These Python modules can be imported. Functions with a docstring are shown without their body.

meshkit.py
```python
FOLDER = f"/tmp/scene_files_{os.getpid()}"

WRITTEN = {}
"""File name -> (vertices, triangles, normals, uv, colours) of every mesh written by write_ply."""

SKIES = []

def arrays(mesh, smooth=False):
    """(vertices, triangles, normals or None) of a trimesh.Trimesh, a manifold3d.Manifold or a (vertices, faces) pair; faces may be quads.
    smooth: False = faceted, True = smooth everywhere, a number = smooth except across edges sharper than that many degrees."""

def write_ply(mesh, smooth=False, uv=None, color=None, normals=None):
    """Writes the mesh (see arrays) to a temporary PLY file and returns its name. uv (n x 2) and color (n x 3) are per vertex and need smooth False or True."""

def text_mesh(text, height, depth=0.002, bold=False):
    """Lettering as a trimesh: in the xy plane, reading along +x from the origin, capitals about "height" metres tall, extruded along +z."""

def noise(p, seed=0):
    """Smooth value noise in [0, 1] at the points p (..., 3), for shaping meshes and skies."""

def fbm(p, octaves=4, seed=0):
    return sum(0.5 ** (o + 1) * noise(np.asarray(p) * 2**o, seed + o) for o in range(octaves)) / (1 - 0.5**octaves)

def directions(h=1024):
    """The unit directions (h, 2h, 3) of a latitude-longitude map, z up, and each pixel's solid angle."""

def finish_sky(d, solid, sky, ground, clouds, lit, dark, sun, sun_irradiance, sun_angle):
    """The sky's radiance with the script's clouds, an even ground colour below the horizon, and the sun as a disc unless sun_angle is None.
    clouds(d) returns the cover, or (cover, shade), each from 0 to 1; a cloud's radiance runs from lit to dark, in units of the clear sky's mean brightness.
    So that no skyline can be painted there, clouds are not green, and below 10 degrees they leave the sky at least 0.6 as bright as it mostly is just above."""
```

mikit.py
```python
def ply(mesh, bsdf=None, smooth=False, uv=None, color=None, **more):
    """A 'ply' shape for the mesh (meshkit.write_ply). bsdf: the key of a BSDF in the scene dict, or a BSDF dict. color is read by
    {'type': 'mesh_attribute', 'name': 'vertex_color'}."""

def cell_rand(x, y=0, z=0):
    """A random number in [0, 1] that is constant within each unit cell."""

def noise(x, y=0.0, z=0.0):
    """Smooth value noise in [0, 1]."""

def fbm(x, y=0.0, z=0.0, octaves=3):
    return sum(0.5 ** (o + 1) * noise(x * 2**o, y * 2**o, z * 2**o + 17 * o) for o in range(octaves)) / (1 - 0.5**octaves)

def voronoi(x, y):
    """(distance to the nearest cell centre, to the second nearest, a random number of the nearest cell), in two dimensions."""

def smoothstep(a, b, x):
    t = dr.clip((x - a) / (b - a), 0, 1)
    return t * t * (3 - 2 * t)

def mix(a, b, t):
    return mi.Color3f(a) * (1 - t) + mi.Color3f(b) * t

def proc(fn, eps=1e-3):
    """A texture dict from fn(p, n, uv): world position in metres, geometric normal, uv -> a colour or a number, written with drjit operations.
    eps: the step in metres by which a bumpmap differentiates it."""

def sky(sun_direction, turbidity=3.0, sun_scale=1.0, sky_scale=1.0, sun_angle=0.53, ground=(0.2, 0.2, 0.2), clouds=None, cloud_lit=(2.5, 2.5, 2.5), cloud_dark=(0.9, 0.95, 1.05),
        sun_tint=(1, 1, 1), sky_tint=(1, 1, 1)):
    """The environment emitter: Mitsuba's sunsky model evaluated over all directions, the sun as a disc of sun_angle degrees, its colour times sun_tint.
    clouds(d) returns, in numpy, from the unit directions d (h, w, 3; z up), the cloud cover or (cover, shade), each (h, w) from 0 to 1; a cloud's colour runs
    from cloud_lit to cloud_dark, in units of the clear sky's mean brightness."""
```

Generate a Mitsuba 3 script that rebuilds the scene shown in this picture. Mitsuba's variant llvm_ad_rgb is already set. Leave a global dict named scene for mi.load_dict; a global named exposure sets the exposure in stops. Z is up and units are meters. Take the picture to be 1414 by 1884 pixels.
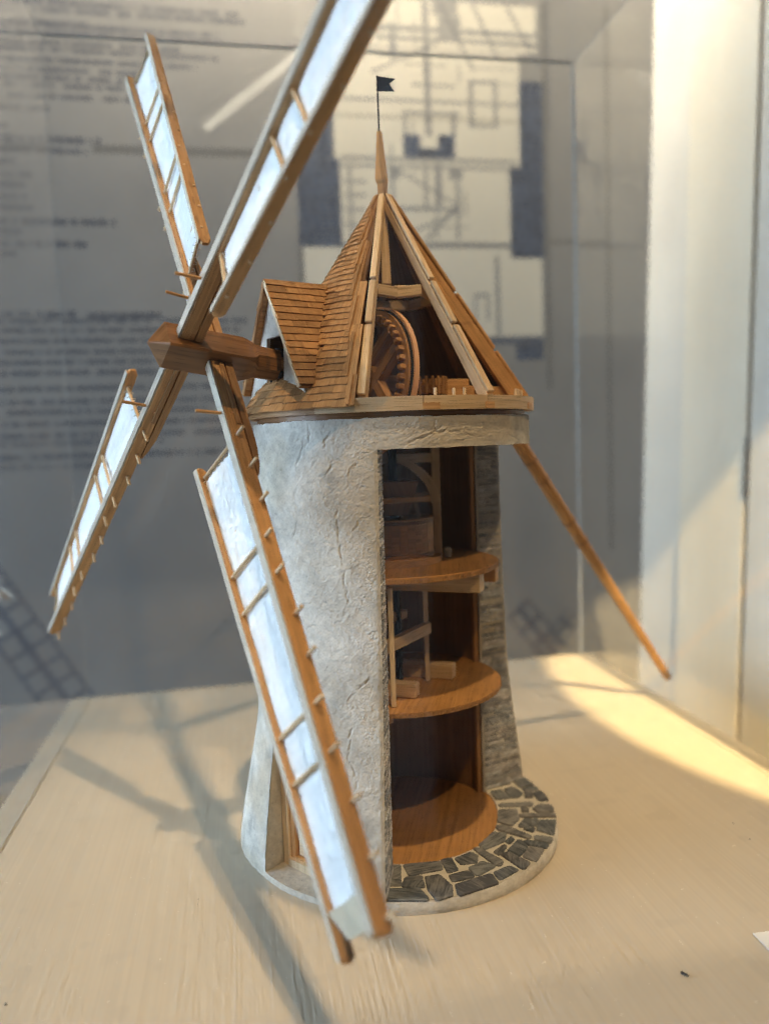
import math, random
import numpy as np, drjit as dr, mitsuba as mi, mikit, trimesh
from mikit import proc, noise, fbm, voronoi, cell_rand, smoothstep, mix
import meshkit
import shapely.geometry as sg, shapely.affinity as sa

T = mi.ScalarTransform4f
rng = random.Random(7)
nrg = np.random.default_rng(11)
scene, labels = {}, {}
V = lambda *a: np.array(a, float)
unit = lambda a: np.asarray(a, float) / np.linalg.norm(a)

# ------------------------------------------------------------------ camera, light, exposure
CAM, UP, FWD = V(-0.008263, -0.620351, 0.317731), V(0.036713, 0.090497, 0.99522), V(0.001173, 0.995887, -0.090601)
scene['camera'] = {'type': 'thinlens', 'fov': math.degrees(2 * math.atan(707 / 1442.67)), 'fov_axis': 'x',
                   'to_world': T().look_at(origin=CAM.tolist(), target=(CAM + FWD).tolist(), up=UP.tolist()),
                   'aperture_radius': 0.0045, 'focus_distance': 0.535, 'near_clip': 0.02, 'far_clip': 60.0}
exposure = -0.18

def rect_light(name, center, target, sx, sy, rgb, label, cat):
    """a rectangular luminous thing (window, lamp) looking at target"""
    d = unit(V(*target) - V(*center))
    up = [0, 0, 1] if abs(d[2]) < 0.95 else [0, 1, 0]
    scene[name] = {'type': 'rectangle', 'to_world': T().look_at(origin=list(center), target=list(target), up=up) @ T().scale([sx / 2, sy / 2, 1]),
                   'emitter': {'type': 'area', 'radiance': {'type': 'rgb', 'value': rgb}}}
    labels[name] = {'label': label, 'category': cat}

# cool daylight of a tall window to the left and a little in front
rect_light('window', (-2.45, -0.56, 0.60), (0, 0, 0.15), 1.5, 1.5, [8.8, 12.2, 15.6], 'tall bright window left of the display, outside the frame', 'window')
# warm ceiling spot almost overhead (its shadows of the sails fall back and to the left)
LAMP = V(0.44, -1.41, 4.5)
rect_light('ceiling_lamp', LAMP.tolist(), (0, 0.03, 0.0), 0.10, 0.10, [4450, 3280, 1900], 'warm ceiling lamp above the display case, outside the frame', 'lamp')
LAMP_D = unit(-LAMP)
# second warm lamp high in front and to the right
SPOT2 = V(0.484, -1.60, 2.0)
scene['spotlight_001'] = {'type': 'spot', 'to_world': T().look_at(origin=SPOT2.tolist(), target=[0.10, 0.02, 0.13], up=[0, 0, 1]),
                          'intensity': {'type': 'rgb', 'value': [6.3, 4.3, 2.05]}, 'cutoff_angle': 16.0, 'beam_width': 9.0}
# warm lamp close to the information panel, washing its top
rect_light('ceiling_lamp_001', (-0.20, 0.42, 1.66), (-0.20, 1.42, 1.66), 0.40, 0.14, [600, 515, 375], 'warm ceiling lamp that washes the top of the information panel', 'lamp')
# narrow warm spotlight from the front: lights the right-hand strip of the table only
SPOT = V(0.41, -2.2, 2.43)
def spot_dir():
    a, b = V(0.16, 0.419, 0) - SPOT, V(0.313, 0.025, 0) - SPOT
    n = unit(np.cross(a, b))
    if n[0] < 0: n = -n
    m = unit(V(0.245, 0.135, 0) - SPOT)
    al = math.radians(5.6)
    return m * math.cos(al) + n * math.sin(al)
scene['spotlight'] = {'type': 'spot', 'to_world': T().look_at(origin=SPOT.tolist(), target=(SPOT + spot_dir()).tolist(), up=[0, 0, 1]),
                      'intensity': {'type': 'rgb', 'value': [112, 82, 38]}, 'cutoff_angle': 5.7, 'beam_width': 5.3}
# fluorescent tube above and behind the viewer: its mirror image shows in the rear acrylic sheet
TUBE0, TUBE1 = [-0.131, -0.104, 0.904], [0.108, 0.063, 1.062]
scene['tube_lamp'] = {'type': 'cylinder', 'p0': TUBE0, 'p1': TUBE1, 'radius': 0.0078, 'emitter': {'type': 'area', 'radiance': {'type': 'rgb', 'value': [7.5, 6.8, 5.2]}}}
labels['tube_lamp'] = {'label': 'slanting fluorescent tube above the viewer, outside the frame', 'category': 'lamp'}
# light bounced around the room
scene['room_light'] = {'type': 'constant', 'radiance': {'type': 'rgb', 'value': [0.05, 0.048, 0.046]}}

# ------------------------------------------------------------------ helpers
def numbered(key):
    if key not in scene: return key
    i = 1
    while f'{key}_{i:03d}' in scene: i += 1
    return f'{key}_{i:03d}'
_next = {}
def obj(key, mesh, mat, smooth=False, uv=None, label=None, kind=None, **more):
    if key in scene:
        i = _next.get(key, 1)
        _next[key] = i + 1
        key = f'{key}_{i:03d}'
    scene[key] = mikit.ply(mesh, mat, smooth, uv=uv, **more)
    e = {}
    if label: e['label'] = label
    if kind: e['kind'] = kind
    if e: labels[key] = e
    return key

def tag(key, label, cat, group=None):
    labels[key] = {'label': label, 'category': cat}
    if group: labels[key]['group'] = group

class MB:
    """collects flat faces with uv (u along the grain, v across + a whole number that picks the tone)"""
    def __init__(s): s.v, s.f, s.t, s.n = [], [], [], 0
    def face(s, pts, uvs):
        k = len(pts)
        s.v += [list(map(float, p)) for p in pts]; s.t += [list(map(float, t)) for t in uvs]
        for i in range(1, k - 1): s.f.append([s.n, s.n + i, s.n + i + 1])
        s.n += k
    def out(s): return (np.array(s.v), np.array(s.f)), np.array(s.t)
    def obj(s, key, mat, **k):
        m, uv = s.out()
        return obj(key, m, mat, False, uv, **k)

def prism(mb, rings, tone=None, caps=True):
    """loft through rings (lists of k points, same k, counter-clockwise about the way from first to last); u along, v around"""
    tone = rng.randrange(1, 60) if tone is None else tone
    rings = [np.asarray(r, float) for r in rings]
    k = len(rings[0])
    per = np.concatenate([[0], np.cumsum([np.linalg.norm(rings[0][(i + 1) % k] - rings[0][i]) for i in range(k)])])
    u0 = rng.random() * 3
    us = u0 + np.concatenate([[0], np.cumsum([np.linalg.norm(rings[i + 1].mean(0) - rings[i].mean(0)) for i in range(len(rings) - 1)])])
    for a in range(len(rings) - 1):
        for i in range(k):
            j = (i + 1) % k
            mb.face([rings[a][i], rings[a][j], rings[a + 1][j], rings[a + 1][i]],
                    [(us[a], tone + per[i]), (us[a], tone + per[i + 1]), (us[a + 1], tone + per[i + 1]), (us[a + 1], tone + per[i])])
    if caps:
        for r, rev, u in ((rings[0], True, us[0]), (rings[-1], False, us[-1])):
            c = r.mean(0)
            idx = range(k - 1, -1, -1) if rev else range(k)
            d1 = unit(r[1] - r[0]); 
            mb.face([r[i] for i in idx], [(u + 0.03 * ((r[i] - c) @ d1), tone + 0.2 + 0.9 * np.linalg.norm(r[i] - c) * (1 if i % 2 else -1)) for i in idx])

def rect_ring(c, ey, ez, wy, wz, b):
    """rounded (chamfered) rectangle"""
    y, z = wy / 2, wz / 2
    pts = [(-y + b, -z), (y - b, -z), (y, -z + b), (y, z - b), (y - b, z), (-y + b, z), (-y, z - b), (-y, -z + b)]
    return [c + ey * p + ez * q for p, q in pts]

def beam(mb, a, b, up, wy, wz, wy2=None, wz2=None, bev=0.0005, tone=None):
    """square timber from a to b, wy across, wz along up"""
    a, b = V(*a), V(*b)
    x = unit(b - a); ey = unit(np.cross(up, x)); ez = np.cross(x, ey)
    wy2 = wy if wy2 is None else wy2; wz2 = wz if wz2 is None else wz2
    rings = [rect_ring(a, ey, ez, wy - 2 * bev, wz - 2 * bev, bev * .5), rect_ring(a + x * bev, ey, ez, wy, wz, bev),
             rect_ring(b - x * bev, ey, ez, wy2, wz2, bev), rect_ring(b, ey, ez, wy2 - 2 * bev, wz2 - 2 * bev, bev * .5)]
    prism(mb, rings, tone)

def rod(mb, a, b, r, r2=None, n=8, tone=None):
    a, b = V(*a), V(*b); r2 = r if r2 is None else r2
    x = unit(b - a); ey = unit(np.cross(x, [0.3, 0.2, 0.9] if abs(x[2]) < .9 else [1, 0, 0])); ez = np.cross(x, ey)
    ring = lambda c, q: [c + q * (math.cos(t) * ey + math.sin(t) * ez) for t in np.arange(n) * 2 * math.pi / n]
    prism(mb, [ring(a, r * .8), ring(a + x * r * .25, r), ring(b - x * r2 * .25, r2), ring(b, r2 * .8)], tone)

def one_beam(key, mat, *a, label=None, **k):
    mb = MB(); beam(mb, *a, **k); return mb.obj(key, mat, label=label)
def one_rod(key, mat, *a, label=None, **k):
    mb = MB(); rod(mb, *a, **k); return mb.obj(key, mat, label=label)

def box8(mb, p, tone=None, ulen=None):
    """hexahedron: p[0..3] bottom, p[4..7] top (same order, ccw from above); grain along p0->p1"""
    tone = rng.randrange(1, 60) if tone is None else tone
    p = np.asarray(p, float)
    x = unit(p[1] - p[0]); y = unit(p[3] - p[0]); u0 = rng.random() * 3
    q = [(u0 + (r - p[0]) @ x, tone + (r - p[0]) @ y + ((r - p[0]) @ np.cross(x, y))) for r in p]
    for f in ((0, 3, 2, 1), (4, 5, 6, 7), (0, 1, 5, 4), (1, 2, 6, 5), (2, 3, 7, 6), (3, 0, 4, 7)):
        mb.face([p[i] for i in f], [q[i] for i in f])

def pol(r, az, z): return V(r * math.cos(math.radians(az)), r * math.sin(math.radians(az)), z)

def arc_block(mb, r0, r1, a0, a1, z0, z1, tone=None, step=3.0):
    """a curved timber: annular sector, r0/r1 may be functions of azimuth"""
    f0 = r0 if callable(r0) else (lambda a: r0); f1 = r1 if callable(r1) else (lambda a: r1)
    n = max(1, int(abs(a1 - a0) / step))
    A = np.linspace(a0, a1, n + 1)
    rings = [[pol(f0(a), a, z0), pol(f1(a), a, z0), pol(f1(a), a, z1), pol(f0(a), a, z1)] for a in A]
    # orientation: travelling along +az, (radial, z) ring ccw seen from behind -> reverse
    prism(mb, [r[::-1] for r in rings], tone)

def disc_mesh(mb, R, z0, z1, n=96, tone=None, grain=0.0, fn=None):
    tone = rng.randrange(1, 60) if tone is None else tone
    g = V(math.cos(grain), math.sin(grain), 0); h = V(-g[1], g[0], 0)
    A = np.arange(n) * 360 / n
    R_ = [R if fn is None else fn(a) for a in A]
    top = [pol(r, a, z1) for r, a in zip(R_, A)]; bot = [pol(r, a, z0) for r, a in zip(R_, A)]
    uv = lambda p: (p @ g, tone + p @ h)
    for i in range(n):
        j = (i + 1) % n
        mb.face([V(0, 0, z1), top[i], top[j]], [uv(V(0, 0, 0)), uv(top[i]), uv(top[j])])
        mb.face([V(0, 0, z0), bot[j], bot[i]], [uv(V(0, 0, 0)), uv(bot[j]), uv(bot[i])])
        mb.face([bot[i], bot[j], top[j], top[i]], [uv(bot[i]), uv(bot[j]), (uv(top[j])[0] + .004, uv(top[j])[1] + .004), (uv(top[i])[0] + .004, uv(top[i])[1] + .004)])

# ------------------------------------------------------------------ materials
def wood_fn(c_dark, c_light, streak=520.0, contrast=1.0, tone_span=0.3, pores=0.25):
    def fn(p, n, uv):
        k = dr.floor(uv.y + 0.5)
        v = uv.y - k
        t = cell_rand(k, 3, 1)
        wob = noise(uv.x * 14, v * 60, k * 3.1) * 0.004
        g = fbm(uv.x * 9 + k * 5.3, (v + wob) * streak, k * 1.7, 3)
        fine = noise(uv.x * 90 + k, v * 2600, k)
        blot = fbm(p.x * 55, p.y * 55, p.z * 55, 2)
        a = dr.clip(0.5 + (g - 0.5) * 1.9 * contrast + (blot - 0.5) * 0.6, 0, 1)
        c = mix(c_dark, c_light, a)
        return c * (1 - tone_span / 2 + tone_span * t) * (1 - pores * smoothstep(0.62, 0.9, fine))
    return fn
def wood(name, cd, cl, rough=0.5, spec=0.35, **k):
    scene[name] = {'type': 'twosided', 'bsdf': {'type': 'principled', 'base_color': proc(wood_fn(cd, cl, **k)), 'roughness': rough, 'specular': spec}}
wood('wood_light', (0.50, 0.335, 0.18), (0.69, 0.51, 0.305), streak=420)
wood('wood_pale', (0.56, 0.42, 0.26), (0.72, 0.57, 0.38), streak=420, contrast=.7)
wood('wood_bleached', (0.40, 0.345, 0.275), (0.54, 0.48, 0.395), streak=420, contrast=.8, rough=.7)
wood('wood_orange', (0.36, 0.185, 0.068), (0.56, 0.315, 0.13), streak=600)
wood('wood_mid', (0.255, 0.127, 0.047), (0.39, 0.208, 0.082), streak=600)
wood('wood_dark', (0.17, 0.075, 0.025), (0.27, 0.128, 0.046), rough=.42, streak=700)
wood('wood_lining', (0.165, 0.088, 0.040), (0.25, 0.138, 0.066), rough=.55, streak=500)
wood('wood_shingle', (0.29, 0.145, 0.053), (0.41, 0.222, 0.090), rough=.55, streak=420, contrast=.7, tone_span=.46)
wood('wood_floor', (0.30, 0.148, 0.045), (0.45, 0.225, 0.072), rough=.42, streak=520, contrast=.8, tone_span=.1)

def flat(name, rgb, rough=.6, spec=.3, metallic=0.0):
    scene[name] = {'type': 'twosided', 'bsdf': {'type': 'principled', 'base_color': {'type': 'rgb', 'value': list(rgb)}, 'roughness': rough, 'specular': spec, **({'metallic': metallic} if metallic else {})}}
flat('black_iron', (0.014, 0.014, 0.017), .45)
flat('thread', (0.62, 0.55, 0.42), .8)
flat('copper', (0.62, 0.36, 0.20), .35, .5)
flat('white_paper', (0.86, 0.86, 0.85), .7)
flat('dark_speck', (0.03, 0.028, 0.026), .8)
flat('hinge_metal', (0.05, 0.048, 0.045), .45)

def plaster_col(p, n, uv):
    a = fbm(p.x * 38, p.y * 38, p.z * 38, 4)
    b = fbm(p.x * 260, p.y * 260, p.z * 260, 3)
    c = noise(p.x * 900, p.y * 900, p.z * 900)
    base = mix((0.48, 0.455, 0.405), (0.645, 0.62, 0.565), dr.clip((a - .3) * 2.3, 0, 1))
    base = base * (0.80 + 0.34 * b)
    tan = fbm(p.x * 21 + 7, p.y * 21, p.z * 21, 3)
    base = mix(base, mi.Color3f(0.50, 0.42, 0.31) * (0.85 + .3 * b), 0.6 * smoothstep(0.48, 0.70, tan))
    pit = smoothstep(.70, .86, noise(p.x * 480, p.y * 480, p.z * 480))
    grime = smoothstep(.55, .8, fbm(p.x * 70, p.y * 70, p.z * 34 + 3, 3))
    return base * (0.90 + 0.16 * c) * (1 - .10 * pit) * (1 - .20 * grime)
def plaster_bump(p, n, uv):
    return 0.50 * fbm(p.x * 420, p.y * 420, p.z * 420, 4) + 0.34 * noise(p.x * 1000, p.y * 1000, p.z * 1000) + 0.08 * dr.abs(fbm(p.x * 120, p.y * 120, p.z * 170, 3) - .5)
scene['plaster'] = {'type': 'twosided', 'bsdf': {'type': 'bumpmap', 'arbitrary': proc(plaster_bump, 3e-4), 'scale': 0.0018,
                    'bsdf': {'type': 'principled', 'base_color': proc(plaster_col), 'roughness': 0.85, 'specular': 0.2}}}
def mortar_col(p, n, uv):
    a = fbm(p.x * 300, p.y * 300, p.z * 300, 3)
    return mix((0.44, 0.41, 0.345), (0.58, 0.545, 0.46), a)
scene['mortar'] = {'type': 'twosided', 'bsdf': {'type': 'principled', 'base_color': proc(mortar_col), 'roughness': 0.85, 'specular': 0.2}}
def stone_fn(lo, hi):
    def fn(p, n, uv):
        k = dr.floor(uv.y + .5)
        t = cell_rand(k, 5, 2)
        ang = cell_rand(k, 8, 4) * 3.1
        q = uv.x * dr.cos(ang) + (uv.y - k) * dr.sin(ang); r = (uv.y - k) * dr.cos(ang) - uv.x * dr.sin(ang)
        br = fbm(q * 110, r * 900, k, 3)
        w = fbm(p.x * 160, p.y * 160, p.z * 160, 2)
        c = mix(lo, hi, dr.clip((br - .5) * 1.5 + (w - .5) * 1.3 + .0 + .85 * t, 0, 1))
        return mix(c, c * mi.Color3f(1.12, .98, .9), cell_rand(k, 1, 9))
    return fn
scene['stone_paint'] = {'type': 'twosided', 'bsdf': {'type': 'principled', 'base_color': proc(stone_fn((0.060, 0.067, 0.070), (0.195, 0.205, 0.20))), 'roughness': 0.5, 'specular': 0.3}}
scene['stone_sliver'] = {'type': 'twosided', 'bsdf': {'type': 'principled', 'base_color': proc(stone_fn((0.17, 0.19, 0.215), (0.60, 0.63, 0.66))), 'roughness': 0.55, 'specular': 0.3}}
def cloth_col(p, n, uv):
    w = noise(uv.x * 1000, uv.y * 160) * .5 + noise(uv.x * 160, uv.y * 1000) * .5
    b = fbm(p.x * 60, p.y * 60, p.z * 60, 3)
    return mix((0.72, 0.73, 0.73), (0.90, 0.90, 0.89), dr.clip(.3 + .8 * (w - .25) + .5 * (b - .4), 0, 1))
def cloth_bump(p, n, uv):
    return noise(uv.x * 900, uv.y * 260) * .4 + noise(uv.x * 260, uv.y * 900) * .4 + fbm(uv.x * 55, uv.y * 180, 0.0, 3)
scene['sail_cloth'] = {'type': 'twosided', 'bsdf': {'type': 'bumpmap', 'arbitrary': proc(cloth_bump, 3e-4), 'scale': 0.0020,
                       'bsdf': {'type': 'principled', 'base_color': proc(cloth_col), 'roughness': 0.9, 'specular': 0.15, 'sheen': 0.2}}}

TE, TN = V(0.98402952, 0.17800534, 0), V(-0.17800534, 0.98402952, 0)     # table / panel axes: along the back edge, and away from the viewer
def table_xy(p): return p.x * float(TE[0]) + p.y * float(TE[1]), p.x * float(TN[0]) + p.y * float(TN[1])
def table_col(p, n, uv):
    a, b = table_xy(p)
    g = fbm(a * 620, b * 7, 0.0, 3)
    blot = fbm(a * 14, b * 9, 2.0, 3)
    spot = noise(a * 60, b * 60, 4.0)
    c = mix((0.525, 0.452, 0.345), (0.585, 0.512, 0.40), dr.clip(.5 + (g - .5) * .7 + (blot - .5) * .8, 0, 1))
    c = mix(c, mi.Color3f(.40, .35, .28), .12 * smoothstep(.80, .93, spot))
    nick = noise(a * 420, b * 260, 9.0)
    return mix(c, mi.Color3f(.86, .82, .74), .35 * smoothstep(.965, .99, nick))
def table_bump(p, n, uv):
    a, b = table_xy(p)
    w = noise(a * 5, b * 2.5) * .004
    return fbm((a + w) * 620, b * 11, 0.0, 3) + .6 * smoothstep(.72, .95, noise((a + w) * 800, b * 26, 3.0)) + .25 * noise(a * 500, b * 300, 1.0)
scene['table_paint'] = {'type': 'twosided', 'bsdf': {'type': 'bumpmap', 'arbitrary': proc(table_bump, 4e-4), 'scale': 0.00045,
                        'bsdf': {'type': 'principled', 'base_color': proc(table_col), 'roughness': 0.48, 'specular': 0.35}}}

# the overhead lamp sits in a deep housing, so that it lights the display and not the walls
_x = unit(np.cross(LAMP_D, [0, 1, 0])); _y = np.cross(LAMP_D, _x)
_v, _f = [], []
for q in range(24):
    d = math.cos(q * math.pi / 12) * _x + math.sin(q * math.pi / 12) * _y
    _v += [LAMP + d * .090 - LAMP_D * .05, LAMP + d * .092 + LAMP_D * 1.0]
    k, m = 2 * q, 2 * ((q + 1) % 24); _f += [[k, m, m + 1], [k, m + 1, k + 1]]
scene['lamp_black'] = {'type': 'twosided', 'bsdf': {'type': 'diffuse', 'reflectance': {'type': 'rgb', 'value': [.03, .03, .03]}}}
obj('lamp_housing', trimesh.Trimesh(_v, _f, process=False), 'lamp_black'); tag('lamp_housing', 'black tubular housing of the ceiling lamp above the case, outside the frame', 'lamp')

# ------------------------------------------------------------------ setting: table
def tpt(a, b, z): return TE * a + TN * b + V(0, 0, z)
TLc = V(-0.41978, 0.36931, 0); TRc = V(0.28241, 0.49486, 0)
A0, A1, B1, B0 = float(TLc @ TE), float(TRc @ TE), float((TLc + TRc) @ TN / 2), -0.46
def slab(mb, a0, a1, b0, b1, z0, z1, bev=0.0015):
    lo = [tpt(a0, b0, z0), tpt(a1, b0, z0), tpt(a1, b1, z0), tpt(a0, b1, z0)]
    hi = [tpt(a0, b0, z1 - bev), tpt(a1, b0, z1 - bev), tpt(a1, b1, z1 - bev), tpt(a0, b1, z1 - bev)]
    tp = [tpt(a0 + bev, b0 + bev, z1), tpt(a1 - bev, b0 + bev, z1), tpt(a1 - bev, b1 - bev, z1), tpt(a0 + bev, b1 - bev, z1)]
    prism(mb, [lo, hi, tp])
E_ = 0.024
mb = MB(); slab(mb, A0 + E_ + .0006, A1 - E_ - .0006, B0, B1, -0.03, 0.0, .0008); mb.obj('display_table__top', 'table_paint')
for a0, a1 in ((A0, A0 + E_ - .0006), (A1 - E_ + .0006, A1)):
    mb = MB(); slab(mb, a0, a1, B0, B1, -0.03, -0.0002, .0012); mb.obj('display_table__edge_strip', 'table_paint')
mb = MB(); slab(mb, A0 + .012, A1 - .012, B0 + .012, B1 - .012, -0.85, -0.0305, .0005); mb.obj('display_table__body', 'table_paint')
tag('display_table', 'beige painted wooden display table with brushed grain under the windmill model', 'table')

# ------------------------------------------------------------------ setting: information panel and side boards
P0 = V(-0.12208555, 0.72729172, 0)
TEXT = [(1.0105,-0.4509,-0.0899),(0.9995,-0.4046,-0.0819),(0.9817,-0.4527,-0.3255),(0.9765,-0.4533,-0.1261),(0.9652,-0.4542,-0.1225),(0.9511,-0.4551,-0.1871),(0.9406,-0.456,-0.1281),(0.9254,-0.4571,-0.1632),(0.9111,-0.458,-0.2523),(0.8986,-0.459,-0.2155),(0.8874,-0.4598,-0.2579),(0.8711,-0.461,-0.259),(0.8534,-0.4622,-0.3908),(0.8252,-0.4643,-0.4525),(0.8058,-0.4658,-0.317),(0.7893,-0.4671,-0.3386),(0.7724,-0.4683,-0.4446),(0.7524,-0.4698,-0.4205),(0.7367,-0.471,-0.4352),(0.7186,-0.4724,-0.4326),(0.7021,-0.4736,-0.4257),(0.6808,-0.4752,-0.3028),(0.6657,-0.4764,-0.4445),(0.6465,-0.4778,-0.3483),(0.6316,-0.4789,-0.455),(0.5379,-0.4859,-0.3722),(0.5339,-0.3599,-0.2376),(0.5261,-0.4866,-0.1025),(0.5116,-0.4877,-0.1166),(0.495,-0.4889,-0.1086),(0.4777,-0.4902,-0.1185),(0.4613,-0.4914,-0.1283),(0.4445,-0.4926,-0.1113),(0.4196,-0.4945,-0.1394),(0.3983,-0.4961,-0.1227),(0.3826,-0.4973,-0.177),(0.3636,-0.4987,-0.1514),(0.3447,-0.5,-0.1346),(0.3323,-0.5011,-0.25),(0.3113,-0.5025,-0.1454),(0.2954,-0.5039,-0.2913)]
CREAM = [(0.061,1.051,0.413,0.973),(0.055,0.972,0.381,0.786),(0.063,0.786,0.362,0.655),(-0.004,0.649,0.417,0.494)]
NAVY = [(0.38,0.928,0.423,0.777),(0.36,0.782,0.422,0.629),(0.005,0.911,0.052,0.79),(-0.01,0.79,0.061,0.647),(0.297,0.49,0.418,0.481),(0.366,0.48,0.417,0.452),(0.173,0.832,0.202,0.796),(0.234,0.834,0.263,0.798),(0.173,0.811,0.262,0.795)]
GREY = [(0.212,1.05,0.223,0.831),(0.23,1.052,0.273,1.028),(0.24,1.028,0.278,0.987),(0.155,1.012,0.166,0.954),(0.132,1.008,0.413,0.999),(0.131,0.992,0.413,0.985),(0.056,0.89,0.381,0.885),(0.064,0.795,0.374,0.789),(0.063,0.782,0.364,0.777),(0.29,0.925,0.298,0.847),(0.334,0.927,0.341,0.848),(0.291,0.926,0.342,0.92),(0.289,0.854,0.34,0.848),(0.173,0.871,0.273,0.865),(0.174,0.863,0.18,0.83),(0.258,0.873,0.266,0.832),(0.076,0.783,0.082,0.654),(0.068,0.756,0.106,0.751),(0.068,0.734,0.105,0.729),(0.067,0.71,0.104,0.705),(0.066,0.685,0.103,0.68),(0.149,0.78,0.155,0.659),(0.262,0.783,0.268,0.66),(0.149,0.714,0.268,0.707),(0.207,0.786,0.213,0.714),(0.226,0.787,0.238,0.715),(-0.002,0.651,0.411,0.645),(0.33,0.633,0.338,0.493),(0.291,0.568,0.318,0.562),(0.29,0.562,0.295,0.521),(0.313,0.562,0.318,0.521),(0.146,0.776,0.165,0.758),(0.251,0.779,0.275,0.76),(0.433,1.064,0.437,0.847)]
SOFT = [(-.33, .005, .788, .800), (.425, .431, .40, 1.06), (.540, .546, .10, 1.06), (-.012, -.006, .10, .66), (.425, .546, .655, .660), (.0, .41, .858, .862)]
_pr = random.Random(5)
for _ in range(16):
    u_, z_ = _pr.uniform(.135, .285), _pr.uniform(.66, 1.0); l_ = _pr.uniform(.02, .09); w_ = _pr.choice((.0022, .003, .004))
    GREY.append((u_, z_ + l_, u_ + w_, z_) if _pr.random() < .55 else (u_ - l_ / 2, z_ + w_, u_ + l_ / 2, z_))
for z_ in (.52, .545, .60, .625, .92, .945): GREY.append((.07 if z_ < .7 else .30, z_ + .002, .16 if z_ < .7 else .375, z_))
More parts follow.
